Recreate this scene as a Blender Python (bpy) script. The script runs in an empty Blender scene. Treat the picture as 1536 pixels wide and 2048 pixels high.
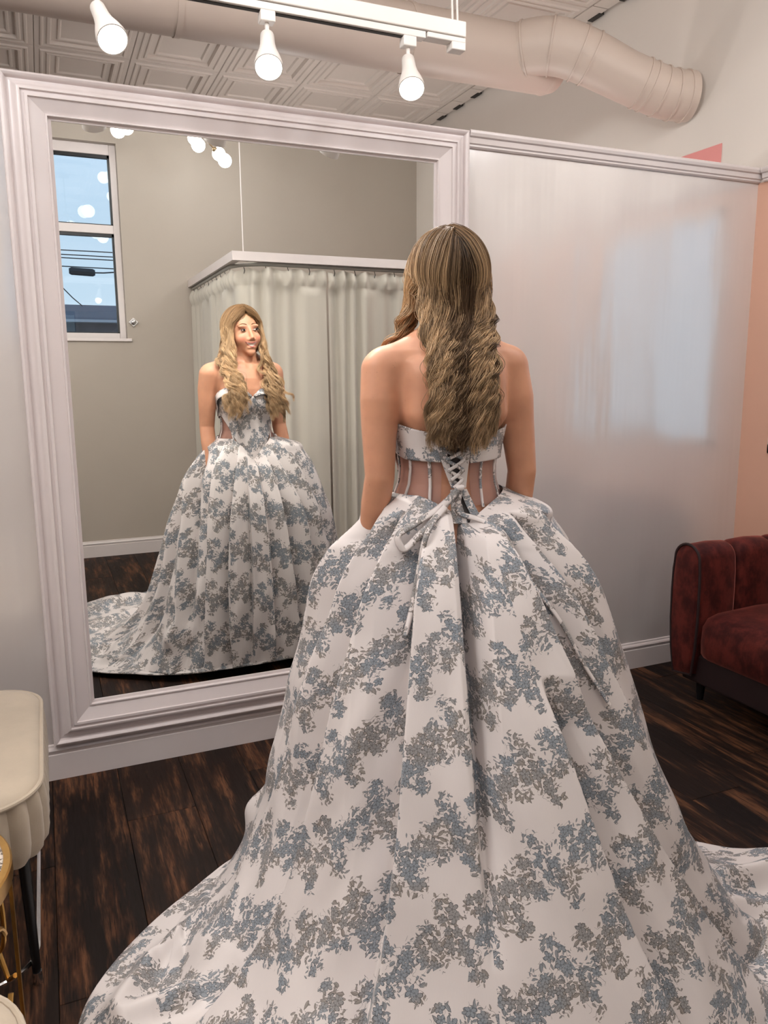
import bpy, bmesh, math, random
import numpy as np
from mathutils import Vector, Matrix

C = bpy.context.scene.collection
SC = bpy.context.scene
PI = math.pi
rng = np.random.default_rng(7)
random.seed(7)

# ------------------------------------------------------------------ camera, world, lights, exposure
def camera():
    yaw, pitch, roll = 0.40783, -0.171705, -0.0077367
    cy, sy, cp, sp = math.cos(yaw), math.sin(yaw), math.cos(pitch), math.sin(pitch)
    w = Vector((sy*cp, cy*cp, sp)); r = Vector((cy, -sy, 0)); u = r.cross(w)
    cr, sr = math.cos(roll), math.sin(roll)
    r2 = r*cr + u*sr; u2 = u*cr - r*sr
    cam = bpy.data.cameras.new('camera'); o = bpy.data.objects.new('camera', cam); C.objects.link(o)
    cam.sensor_width = 36; cam.sensor_fit = 'AUTO'; cam.lens = 1562/2048*36; cam.clip_start = 0.05
    m = Matrix((r2, u2, -w)).transposed().to_4x4(); m.translation = Vector((0, -2.7, 1.333))
    o.matrix_world = m
    SC.camera = o
camera()

world = bpy.data.worlds.new('sky'); SC.world = world; world.use_nodes = True
_nt = world.node_tree; _bg = _nt.nodes['Background']
_tc = _nt.nodes.new('ShaderNodeTexCoord'); _sx = _nt.nodes.new('ShaderNodeSeparateXYZ'); _cr = _nt.nodes.new('ShaderNodeValToRGB')
_nt.links.new(_tc.outputs['Generated'], _sx.inputs[0]); _nt.links.new(_sx.outputs['Z'], _cr.inputs['Fac'])
_cr.color_ramp.elements[0].color = (0.56, 0.68, 0.82, 1); _cr.color_ramp.elements[0].position = 0.0
_cr.color_ramp.elements[1].color = (0.36, 0.54, 0.80, 1); _cr.color_ramp.elements[1].position = 0.6
_nt.links.new(_cr.outputs['Color'], _bg.inputs['Color']); _bg.inputs['Strength'].default_value = 1.35

vs = SC.view_settings
vs.view_transform = 'Standard'; vs.look = 'None'; vs.gamma = 1.0; vs.use_curve_mapping = False
vs.exposure = 0.06
SC.cycles.use_denoising = True
SC.cycles.max_bounces = 10; SC.cycles.diffuse_bounces = 5; SC.cycles.transparent_max_bounces = 16
SC.cycles.sample_clamp_indirect = 6.0

POW_GLOBE, POW_SPOT, POW_LAMP = 11.0, 29.0, 22.0
WARM = (0.98, 0.99, 1.0)

# ------------------------------------------------------------------ node helpers
class NT:
    def __init__(self, nt): self.nt = nt
    def n(self, typ, **kw):
        x = self.nt.nodes.new(typ)
        for k, v in kw.items(): setattr(x, k, v)
        return x
    def put(self, sock, v):
        if isinstance(v, bpy.types.NodeSocket): self.nt.links.new(v, sock)
        elif v is not None: sock.default_value = v
    def m(self, op, a, b=None, c=None, clamp=False):
        x = self.n('ShaderNodeMath', operation=op, use_clamp=clamp)
        for i, v in enumerate((a, b, c)):
            if v is not None: self.put(x.inputs[i], v)
        return x.outputs[0]
    def v(self, op, a, b=None, out=0):
        x = self.n('ShaderNodeVectorMath', operation=op)
        self.put(x.inputs[0], a)
        if b is not None: self.put(x.inputs[1], b)
        return x.outputs[out]
    def xyz(self, x, y, z=0.0):
        c = self.n('ShaderNodeCombineXYZ')
        for i, v in enumerate((x, y, z)): self.put(c.inputs[i], v)
        return c.outputs[0]
    def sep(self, v):
        s = self.n('ShaderNodeSeparateXYZ'); self.put(s.inputs[0], v); return s.outputs
    def mix(self, f, a, b):
        x = self.n('ShaderNodeMix', data_type='RGBA'); self.put(x.inputs[0], f)
        self.put(x.inputs[6], a if not isinstance(a, tuple) else (*a[:3], 1)); self.put(x.inputs[7], b if not isinstance(b, tuple) else (*b[:3], 1))
        return x.outputs[2]
    def step(self, v, lo, hi):
        x = self.n('ShaderNodeMapRange', interpolation_type='SMOOTHSTEP'); self.put(x.inputs[0], v)
        x.inputs[1].default_value = lo; x.inputs[2].default_value = hi; return x.outputs[0]
    def noise(self, vec, scale, detail=2.0, rough=0.5, out='Fac'):
        x = self.n('ShaderNodeTexNoise'); self.put(x.inputs['Vector'], vec); x.inputs['Scale'].default_value = scale
        x.inputs['Detail'].default_value = detail; x.inputs['Roughness'].default_value = rough
        return x.outputs[out]

def srgb(r, g, b):
    f = lambda c: (c/255/12.92) if c/255 <= 0.04045 else ((c/255+0.055)/1.055)**2.4
    return (f(r), f(g), f(b), 1.0)

def mat(name, color, rough=0.5, metal=0.0, spec=0.5, var=0.0, vscale=8.0, bump=0.0, bscale=60.0, stretch=(1, 1, 1), coat=0.0, sheen=0.0, sheen_tint=None, emit=None, estr=0.0, obj_coords=True):
    m = bpy.data.materials.new(name); m.use_nodes = True
    T = NT(m.node_tree); b = m.node_tree.nodes['Principled BSDF']
    b.inputs['Roughness'].default_value = rough; b.inputs['Metallic'].default_value = metal
    b.inputs['Specular IOR Level'].default_value = spec; b.inputs['Coat Weight'].default_value = coat
    b.inputs['Sheen Weight'].default_value = sheen
    if sheen_tint: b.inputs['Sheen Tint'].default_value = sheen_tint
    co = T.n('ShaderNodeTexCoord').outputs['Object']
    co = T.v('MULTIPLY', co, stretch)
    if var > 0:
        f = T.noise(co, vscale, 4.0, 0.6)
        f = T.step(f, 0.25, 0.75)
        T.put(b.inputs['Base Color'], T.mix(f, tuple(c*(1-var) for c in color[:3]), tuple(min(1, c*(1+var)) for c in color[:3])))
    else: b.inputs['Base Color'].default_value = color
    if bump > 0:
        bp = T.n('ShaderNodeBump'); bp.inputs['Strength'].default_value = bump; bp.inputs['Distance'].default_value = 0.004
        T.put(bp.inputs['Height'], T.noise(co, bscale, 3.0)); T.put(b.inputs['Normal'], bp.outputs[0])
    if emit:
        b.inputs['Emission Color'].default_value = emit; b.inputs['Emission Strength'].default_value = estr
    return m

# ------------------------------------------------------------------ mesh helpers
def wloc(o):
    v = Vector((0, 0, 0))
    while o is not None: v += o.location; o = o.parent
    return v
def mk(name, V, F, m, parent=None, smooth=False, uv=None, bevel=0.0, sharp=None):
    V = np.asarray(V, float)
    if parent is not None: V = V - np.array(wloc(parent))
    me = bpy.data.meshes.new(name)
    if isinstance(F, np.ndarray):
        nv, nf = len(V), len(F); k = F.shape[1]
        me.vertices.add(nv); me.vertices.foreach_set('co', V.astype(np.float32).ravel())
        me.loops.add(nf*k); me.loops.foreach_set('vertex_index', F.astype(np.int32).ravel())
        me.polygons.add(nf); me.polygons.foreach_set('loop_start', np.arange(0, nf*k, k, dtype=np.int32))
        me.update(calc_edges=True); me.validate()
    else:
        me.from_pydata([tuple(v) for v in V], [], F)
    if uv is not None:
        l = me.uv_layers.new(name='UVMap'); l.data.foreach_set('uv', np.asarray(uv, np.float32).ravel())
    if smooth: me.polygons.foreach_set('use_smooth', np.ones(len(me.polygons), bool))
    me.materials.append(m)
    o = bpy.data.objects.new(name, me); C.objects.link(o)
    if parent is not None: o.parent = parent
    if bevel > 0:
        b = o.modifiers.new('bevel', 'BEVEL'); b.width = bevel; b.segments = 2; b.limit_method = 'ANGLE'
    if sharp:
        me.set_sharp_from_angle(angle=math.radians(sharp))
    return o
class MB:
    def __init__(self): self.V, self.F = [], []
    def add(self, V, F):
        k = len(self.V); self.V += [tuple(v) for v in V]; self.F += [tuple(i+k for i in f) for f in F]; return self
    def box(self, x0, x1, y0, y1, z0, z1):
        V = [(x, y, z) for z in (z0, z1) for y in (y0, y1) for x in (x0, x1)]
        return self.add(V, [(0, 2, 3, 1), (4, 5, 7, 6), (0, 1, 5, 4), (2, 6, 7, 3), (0, 4, 6, 2), (1, 3, 7, 5)])
    def tube(self, pts, r, n=10, caps=True, closed=False):
        pts = [Vector(p) for p in pts]; N = len(pts)
        rr = r if hasattr(r, '__len__') else [r]*N
        V, F = [], []
        T0 = None; nrm = None
        for i, p in enumerate(pts):
            a = pts[(i-1) % N] if (closed or i > 0) else p
            b = pts[(i+1) % N] if (closed or i < N-1) else p
            t = (b-a).normalized()
            if nrm is None:
                nrm = t.orthogonal().normalized()
                if abs(t.z) < 0.9: nrm = (Vector((0, 0, 1)) - t*t.z).normalized()
            else:
                nrm = (nrm - t*nrm.dot(t)).normalized()
            bn = t.cross(nrm)
            for j in range(n):
                a_ = 2*PI*j/n; V.append(p + (nrm*math.cos(a_) + bn*math.sin(a_))*rr[i])
        M_ = N if closed else N-1
        for i in range(M_):
            for j in range(n):
                a, b = i*n+j, i*n+(j+1) % n; c, d = ((i+1) % N)*n+(j+1) % n, ((i+1) % N)*n+j
                F.append((a, b, c, d))
        if caps and not closed:
            F.append(tuple(range(n-1, -1, -1))); F.append(tuple((N-1)*n+j for j in range(n)))
        return self.add(V, F)
    def lathe(self, c, prof, n=24, axis=Vector((0, 0, 1)), caps=True):
        axis = Vector(axis).normalized(); e1 = axis.orthogonal().normalized(); e2 = axis.cross(e1); c = Vector(c)
        V, F = [], []
        for (r, h) in prof:
            for j in range(n):
                a = 2*PI*j/n; V.append(c + axis*h + (e1*math.cos(a)+e2*math.sin(a))*r)
        for i in range(len(prof)-1):
            for j in range(n):
                F.append((i*n+j, i*n+(j+1) % n, (i+1)*n+(j+1) % n, (i+1)*n+j))
        if caps:
            F.append(tuple(range(n-1, -1, -1))); F.append(tuple((len(prof)-1)*n+j for j in range(n)))
        return self.add(V, F)
    def prism(self, poly, fn, d0, d1):
        """poly: 2-D outline; fn(u, v, d) -> 3-D"""
        n = len(poly); V = [fn(u, v, d0) for u, v in poly] + [fn(u, v, d1) for u, v in poly]
        F = [tuple(range(n-1, -1, -1)), tuple(range(n, 2*n))] + [(i, (i+1) % n, n+(i+1) % n, n+i) for i in range(n)]
        return self.add(V, F)
    def build(self, name, m, parent=None, smooth=False, **kw):
        o = mk(name, self.V, self.F, m, parent, smooth, **kw)
        bm = bmesh.new(); bm.from_mesh(o.data); bmesh.ops.recalc_face_normals(bm, faces=bm.faces); bm.to_mesh(o.data); bm.free()
        if smooth and 'sharp' not in kw: o.data.set_sharp_from_angle(angle=math.radians(40))
        return o
def tag(o, label=None, cat=None, group=None, kind=None):
    for k, v in (('label', label), ('category', cat), ('group', group), ('kind', kind)):
        if v: o[k] = v
    return o
def thing(name, label, cat, loc=(0, 0, 0), group=None):
    o = bpy.data.objects.new(name, None); C.objects.link(o); o.location = loc; o.empty_display_size = 0.1
    return tag(o, label, cat, group)
def struct(o): o['kind'] = 'structure'; return o
def copy_tree(o, parent=None, off=None):
    c = o.copy(); C.objects.link(c)
    if parent is not None: c.parent = parent
    for ch in list(o.children): copy_tree(ch, c)
    return c
def sweep(mb, prof, fn, a, b):
    """straight moulding: prof [(w, d)] closed outline, fn(w, d, t) -> point, t = a .. b (numbers or functions of w)"""
    n = len(prof); A = [fn(w, d, a(w) if callable(a) else a) for w, d in prof]; B = [fn(w, d, b(w) if callable(b) else b) for w, d in prof]
    F = [(i, (i+1) % n, n+(i+1) % n, n+i) for i in range(n)] + [tuple(range(n-1, -1, -1)), tuple(range(n, 2*n))]
    mb.add(A+B, F); return mb

# ------------------------------------------------------------------ materials of the setting
M = {}
def wall_gloss():
    m = mat('partition_paint', srgb(210, 203, 200), 0.20, spec=1.0, var=0.015, vscale=1.5)
    T = NT(m.node_tree); b = m.node_tree.nodes['Principled BSDF']
    b.inputs['Coat Weight'].default_value = 1.0; b.inputs['Coat Roughness'].default_value = 0.2; b.inputs['Coat IOR'].default_value = 2.4
    co = T.n('ShaderNodeTexCoord').outputs['Object']
    h1 = T.noise(T.v('MULTIPLY', co, (6.0, 1.0, 0.45)), 1.0, 3.0, 0.5)
    h2 = T.noise(T.v('MULTIPLY', co, (3.0, 1.0, 1.6)), 1.0, 1.0, 0.5)
    bp = T.n('ShaderNodeBump'); bp.inputs['Strength'].default_value = 0.5; bp.inputs['Distance'].default_value = 0.02
    T.put(bp.inputs['Height'], T.m('ADD', T.m('MULTIPLY', h1, 0.7), T.m('MULTIPLY', h2, 1.8))); T.put(b.inputs['Normal'], bp.outputs[0]); T.put(b.inputs['Coat Normal'], bp.outputs[0])
    return m
M['partition'] = wall_gloss()
M['white_trim'] = mat('white_trim_paint', srgb(216, 207, 205), 0.28, spec=0.5, var=0.02, vscale=6, bump=0.05, bscale=25, stretch=(1, 1, 1))
M['frame'] = mat('frame_paint', srgb(218, 208, 207), 0.3, spec=0.5, var=0.02, vscale=9, bump=0.06, bscale=18, stretch=(1, 1, 0.4))
M['white_wall'] = mat('white_wall_paint', srgb(222, 214, 206), 0.6, var=0.015, vscale=2)
M['peach_wall'] = mat('peach_wall_paint', srgb(214, 168, 146), 0.6, var=0.02, vscale=2)
M['pink_wall'] = mat('pink_wall_paint', srgb(226, 150, 146), 0.6, var=0.02, vscale=2)
M['grey_wall'] = mat('greige_wall_paint', srgb(174, 164, 153), 0.55, var=0.02, vscale=2)
M['ceiling'] = mat('ceiling_paint', srgb(214, 203, 194), 0.5, var=0.02, vscale=3)
M['duct'] = mat('duct_paint', srgb(206, 190, 178), 0.5, var=0.02, vscale=3)
M['black'] = mat('black_metal', (0.012, 0.012, 0.013, 1), 0.35, metal=0.3, var=0.1)
M['chrome'] = mat('chrome_metal', (0.75, 0.76, 0.78, 1), 0.15, metal=1.0, var=0.03)
M['white_plastic'] = mat('white_plastic', srgb(228, 222, 216), 0.4, var=0.01)
M['dark_gap'] = mat('dark_gap', (0.03, 0.026, 0.022, 1), 0.8, var=0.2)
def floor_mat():
    m = bpy.data.materials.new('dark_wood_planks'); m.use_nodes = True
    T = NT(m.node_tree); b = m.node_tree.nodes['Principled BSDF']
    oi = T.n('ShaderNodeObjectInfo').outputs['Random']
    co = T.n('ShaderNodeTexCoord').outputs['Object']
    co = T.v('ADD', co, T.xyz(T.m('MULTIPLY', oi, 37.0), T.m('MULTIPLY', oi, 91.0), 0.0))
    warp = T.v('MULTIPLY', co, (9.0, 1.7, 1.0))
    big = T.noise(warp, 1.0, 5.0, 0.68)
    fine = T.noise(T.v('MULTIPLY', co, (85.0, 6.0, 1.0)), 1.0, 6.0, 0.75)
    mid = T.noise(T.v('MULTIPLY', co, (26.0, 2.6, 1.0)), 1.0, 4.0, 0.7)
    worn = T.m('MULTIPLY', T.step(T.m('ADD', T.m('MULTIPLY', big, 0.6), T.m('MULTIPLY', mid, 0.4)), 0.46, 0.60), T.step(fine, 0.30, 0.62))
    base = T.mix(oi, (0.010, 0.006, 0.005), (0.020, 0.011, 0.008))
    c = T.mix(worn, base, T.mix(T.step(mid, 0.42, 0.62), (0.075, 0.028, 0.013), (0.165, 0.070, 0.034)))
    c = T.mix(T.step(T.noise(T.v('MULTIPLY', co, (150.0, 8.0, 1.0)), 1.0, 3.0, 0.6), 0.55, 0.70), c, (0.008, 0.005, 0.004))
    T.put(b.inputs['Base Color'], c)
    T.put(b.inputs['Roughness'], T.m('MULTIPLY_ADD', fine, 0.3, 0.42))
    b.inputs['Specular IOR Level'].default_value = 0.14
    bp = T.n('ShaderNodeBump'); bp.inputs['Strength'].default_value = 0.35; bp.inputs['Distance'].default_value = 0.002
    T.put(bp.inputs['Height'], fine); T.put(b.inputs['Normal'], bp.outputs[0])
    return m
M['floor'] = floor_mat()
def mirror_mat():
    m = bpy.data.materials.new('mirror_silvering'); m.use_nodes = True
    b = m.node_tree.nodes['Principled BSDF']; b.inputs['Metallic'].default_value = 1; b.inputs['Roughness'].default_value = 0.0
    b.inputs['Base Color'].default_value = (0.90, 0.91, 0.89, 1); return m
M['mirror'] = mirror_mat()
def glass_mat():
    m = bpy.data.materials.new('window_glass'); m.use_nodes = True; nt = m.node_tree
    nt.nodes.clear(); T = NT(nt)
    out = T.n('ShaderNodeOutputMaterial'); tr = T.n('ShaderNodeBsdfTransparent'); gl = T.n('ShaderNodeBsdfGlossy'); gl.inputs['Roughness'].default_value = 0.0
    tr.inputs['Color'].default_value = (0.94, 0.97, 0.97, 1)
    fr = T.n('ShaderNodeFresnel'); fr.inputs['IOR'].default_value = 1.52
    mx = T.n('ShaderNodeMixShader'); T.put(mx.inputs[0], T.m('MULTIPLY', T.m('MULTIPLY', fr.outputs[0], 2.0, clamp=True), T.m('SUBTRACT', 1.0, T.n('ShaderNodeNewGeometry').outputs['Backfacing']))); T.put(mx.inputs[1], tr.outputs[0]); T.put(mx.inputs[2], gl.outputs[0])
    T.put(out.inputs[0], mx.outputs[0]); return m
M['glass'] = glass_mat()

# ------------------------------------------------------------------ the room
RX, BY, CZ = 2.99, -3.5, 3.28          # right wall, back wall, ceiling height
LX, FY = -2.3, 4.4                     # left wall, far wall behind the partition
def setting():
    # floor of planks
    fl = struct(MB().box(LX, RX, BY, FY, -0.06, -0.012).build('floor', M['dark_gap']))
    W, Ln = 0.207, 1.22
    meshes = {}
    def plank(x0, x1, y0, y1):
        g = 0.0006; w, l = x1-x0-2*g, y1-y0-2*g
        key = (round(w, 3), round(l, 3))
        if key not in meshes:
            b = 0.0012; V = []
            for (ins, z) in ((0, -0.012), (0, -b), (b, 0)):
                V += [(ins-w/2, ins-l/2, z), (w/2-ins, ins-l/2, z), (w/2-ins, l/2-ins, z), (ins-w/2, l/2-ins, z)]
            F = [(8, 9, 10, 11)]
            for k in (0, 4):
                F += [(k+i, k+(i+1) % 4, k+4+(i+1) % 4, k+4+i) for i in range(4)]
            me = bpy.data.meshes.new('plank'); me.from_pydata(V, [], F); me.materials.append(M['floor']); meshes[key] = me
        o = bpy.data.objects.new('plank', meshes[key]); C.objects.link(o); o.parent = fl
        o.location = ((x0+x1)/2, (y0+y1)/2, 0)
    k0 = math.floor((LX+0.064)/W)
    k = k0
    while -0.064+k*W < RX:
        x0, x1 = max(LX, -0.064+k*W), min(RX, -0.064+(k+1)*W)
        off = (k*0.4377) % 1.0
        y = BY - off*Ln
        while y < 0.0:
            a, b = max(y, BY), min(y+Ln, 0.0)
            if b-a > 0.02: plank(x0, x1, a, b)
            y += Ln
        k += 1
    # ceiling of pressed panels
    ce = struct(MB().box(LX, RX, BY, FY, CZ+0.02, CZ+0.08).build('ceiling', M['ceiling']))
    S = 0.55
    rings = [(0.0, 0.004), (0.004, 0.0), (0.03, 0.0), (0.036, -0.008), (0.046, -0.008), (0.052, 0.0), (0.066, 0.0), (0.072, -0.008), (0.086, -0.008), (0.094, 0.012), (0.122, 0.012), (0.128, 0.004), (0.138, 0.004), (0.146, 0.014)]
    V, F = [], []
    for ins, d in rings:
        h = S/2-0.001-ins; V += [(-h, -h, d), (h, -h, d), (h, h, d), (-h, h, d)]
    for k in range(len(rings)-1):
        F += [(4*k+i, 4*k+4+i, 4*k+4+(i+1) % 4, 4*k+(i+1) % 4) for i in range(4)]
    n = 4*(len(rings)-1); F.append((n+3, n+2, n+1, n))
    me = bpy.data.meshes.new('ceiling_panel'); me.from_pydata(V, [], F); me.materials.append(M['ceiling'])
    i0 = math.ceil((LX-0.11)/S)
    x = 0.11+i0*S
    while x+S < RX:
        j = -11
        while True:
            y = 2.735+j*S
            if y+S > FY: break
            if y > BY:
                o = bpy.data.objects.new('ceiling_panel', me); C.objects.link(o); o.parent = ce; o.location = (x+S/2, y+S/2, CZ)
            j += 1
        x += S
    # edge strip of the ceiling along the right wall, with small dark gaps between its brackets
    xe = x
    eb = MB()
    for k in range(30):
        y = BY+0.1+k*0.262
        eb.box(xe+0.002, RX-0.03, y, y+0.255, CZ-0.002, CZ+0.015)
    e = eb.build('trim_3', M['ceiling']); struct(e)
    gb = MB()
    for k in range(30): gb.box(RX-0.045, RX-0.012, BY+0.15+k*0.262, BY+0.15+k*0.262+0.10, CZ-0.006, CZ+0.014)
    g = gb.build('ceiling_gap', M['dark_gap'], e)
    # partition wall that carries the mirror
    struct(MB().box(LX, RX, 0.0, 0.11, 0, 2.165).build('wall_front', M['partition']))
    # right wall: peach below the cap rail, white above; an opening for the added window above the sofa
    wy0, wy1, wz0, wz1 = -1.15, -0.16, 0.98, 2.10
    b = MB().box(RX, RX+0.12, BY, wy0, 0, 2.165).box(RX, RX+0.12, wy1, 0, 0, 2.165).box(RX, RX+0.12, wy0, wy1, 0, wz0).box(RX, RX+0.12, wy0, wy1, wz1, 2.165)
    rw = struct(b.build('wall_right', M['peach_wall']))
    struct(MB().box(RX, RX+0.12, BY, FY, 2.165, CZ+0.1).box(RX, RX+0.12, 0, FY, 0, 2.165).build('wall_right', M['white_wall']))
    pk = MB().box(RX-0.004, RX-0.0005, 0.222, 1.9, 0.9, 2.39); struct(pk.build('trim_4', M['pink_wall']))
    struct(MB().box(LX-0.12, LX, BY, FY, 0, CZ+0.1).build('wall_left', M['white_wall']))
    struct(MB().box(LX, RX, FY, FY+0.12, 0, CZ+0.1).build('wall_far', M['white_wall']))
    # back wall with the tall window seen in the mirror
    x0, x1, z0, z1 = -0.42, 0.615, 1.625, 2.98
    b = MB().box(LX, x0, BY-0.2, BY, 0, CZ+0.1).box(x1, RX, BY-0.2, BY, 0, CZ+0.1).box(x0, x1, BY-0.2, BY, 0, z0).box(x0, x1, BY-0.2, BY, z1, CZ+0.1)
    struct(b.build('wall_back', M['grey_wall']))
    # window_1: white frame, two sashes, dark gasket and panes
    wf = M['white_trim']
    win = struct(bpy.data.objects.new('window_1', None)); C.objects.link(win); win.location = (0.1, BY, z0)
    yf, yb = BY-0.055, BY-0.115
    fr = MB().box(x0, x0+0.045, yb, yf, z0, z1).box(x1-0.045, x1, yb, yf, z0, z1).box(x0+0.045, x1-0.045, yb, yf, z0, z0+0.04).box(x0+0.045, x1-0.045, yb, yf, z1-0.07, z1)
    fr.build('window_frame', wf, win, bevel=0.004)
    zm = 2.40
    MB().box(x0+0.045, x1-0.045, yb, yf, zm-0.03, zm+0.03).build('transom_bar', wf, win, bevel=0.004)
    for a, c in ((z0+0.04, zm-0.03), (zm+0.03, z1-0.07)):
        l, r, t = x0+0.045, x1-0.045, 0.014
        g = MB().box(l, l+t, yb+0.015, yf-0.012, a, c).box(r-t, r, yb+0.015, yf-0.012, a, c).box(l, r, yb+0.015, yf-0.012, c-t*1.5, c).box(l, r, yb+0.015, yf-0.012, a, a+t*0.5)
        g.build('gasket', M['black'], win)
        MB().box(l, r, yb+0.03, yb+0.036, a, c).build('pane', M['glass'], win)
    MB().box(x0-0.02, x1+0.03, BY-0.055, BY+0.018, z0-0.022, z0).build('window_sill', wf, win, bevel=0.003)
    # added_window in the right wall: unseen, added to put daylight streaks on the partition
    w2 = struct(bpy.data.objects.new('added_window', None)); C.objects.link(w2); w2.location = (RX, -0.7, wz0)
    f = MB().box(RX-0.01, RX+0.06, wy0, wy0+0.04, wz0, wz1).box(RX-0.01, RX+0.06, wy1-0.04, wy1, wz0, wz1).box(RX-0.01, RX+0.06, wy0, wy1, wz0, wz0+0.04).box(RX-0.01, RX+0.06, wy0, wy1, wz1-0.04, wz1).box(RX-0.0, RX+0.05, -0.68, -0.64, wz0, wz1)
    f.build('window_frame', wf, w2)
    MB().box(RX+0.03, RX+0.036, wy0+0.02, wy1-0.02, wz0+0.02, wz1-0.02).build('pane', M['glass'], w2)
    # baseboards: flat board with an ogee cap
    bp = [(0, 0), (0, 0.016), (0.088, 0.016), (0.090, 0.012), (0.095, 0.014), (0.104, 0.017), (0.110, 0.014), (0.114, 0.008), (0.120, 0.007), (0.122, 0)]
    struct(sweep(MB(), bp, lambda w, d, t: (t, -d, w), LX, RX-0.0).build('baseboard_front', M['white_trim']))
    struct(sweep(MB(), bp, lambda w, d, t: (t, BY+d, w), LX, RX).build('baseboard_back', M['white_trim']))
    struct(sweep(MB(), bp, lambda w, d, t: (RX-d, t, w), BY, -0.017).build('baseboard_right', M['white_trim']))
    struct(sweep(MB(), bp, lambda w, d, t: (LX+d, t, w), BY, -0.017).build('baseboard_left', M['white_trim']))
    # cap rail over the partition, and its return along the right wall
    cp = [(2.163, 0), (2.163, 0.008), (2.168, 0.014), (2.174, 0.014), (2.178, 0.020), (2.196, 0.022), (2.200, 0.030), (2.210, 0.034), (2.218, 0.034), (2.222, 0.028), (2.222, -0.13), (2.163, -0.13)]
    struct(sweep(MB(), cp, lambda w, d, t: (t, -d, w), 1.509, lambda w: RX-0.001).build('trim_1', M['white_trim']))
    cl = [(w, max(d, -0.0)) for w, d in cp[:10]] + [(2.222, 0.0)]
    struct(sweep(MB(), cl, lambda w, d, t: (RX-d, t, w), BY, -0.036).build('trim_2', M['white_trim']))
    struct(MB().box(LX, -0.052, -0.02, 0.12, 2.165, 2.222).build('trim_5', M['white_trim'], bevel=0.004))
setting()

# ------------------------------------------------------------------ mirror in its moulded frame
def mirror():
    t = thing('wall_mirror', 'large wall mirror in a broad white moulded frame, reflecting the bride', 'mirror', (0.73, 0, 0.12))
    X0, X1, Z0, Z1 = -0.05, 1.508, 0.125, 2.218
    P = [(0, 0.0), (0, 0.026), (0.003, 0.033), (0.009, 0.036), (0.015, 0.033), (0.018, 0.027), (0.021, 0.020), (0.026, 0.020), (0.034, 0.024), (0.041, 0.032), (0.044, 0.038), (0.050, 0.041), (0.056, 0.041), (0.058, 0.034), (0.066, 0.034), (0.068, 0.040), (0.076, 0.040), (0.078, 0.034), (0.086, 0.031), (0.112, 0.021), (0.120, 0.019), (0.122, 0.023), (0.126, 0.023), (0.128, 0.012), (0.1365, 0.010), (0.1365, 0.0)]
    sides = (('left', lambda w, d, s: (X0+w, -d, s), lambda w: Z0+w, lambda w: Z1-w), ('right', lambda w, d, s: (X1-w, -d, s), lambda w: Z0+w, lambda w: Z1-w),
             ('bottom', lambda w, d, s: (s, -d, Z0+w), lambda w: X0+w, lambda w: X1-w), ('top', lambda w, d, s: (s, -d, Z1-w*0.9), lambda w: X0+w, lambda w: X1-w))
    for nm, fn, a, b in sides:
        if nm in ('left', 'right'): bb = (lambda w: Z1-w*0.9)
        else: bb = b
        sweep(MB(), P, fn, a, bb).build('frame_rail', M['frame'], t, smooth=True)
    MB().box(X0+0.13, X1-0.13, -0.007, -0.002, Z0+0.13, Z1-0.115).build('mirror_glass', M['mirror'], t)
mirror()
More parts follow.
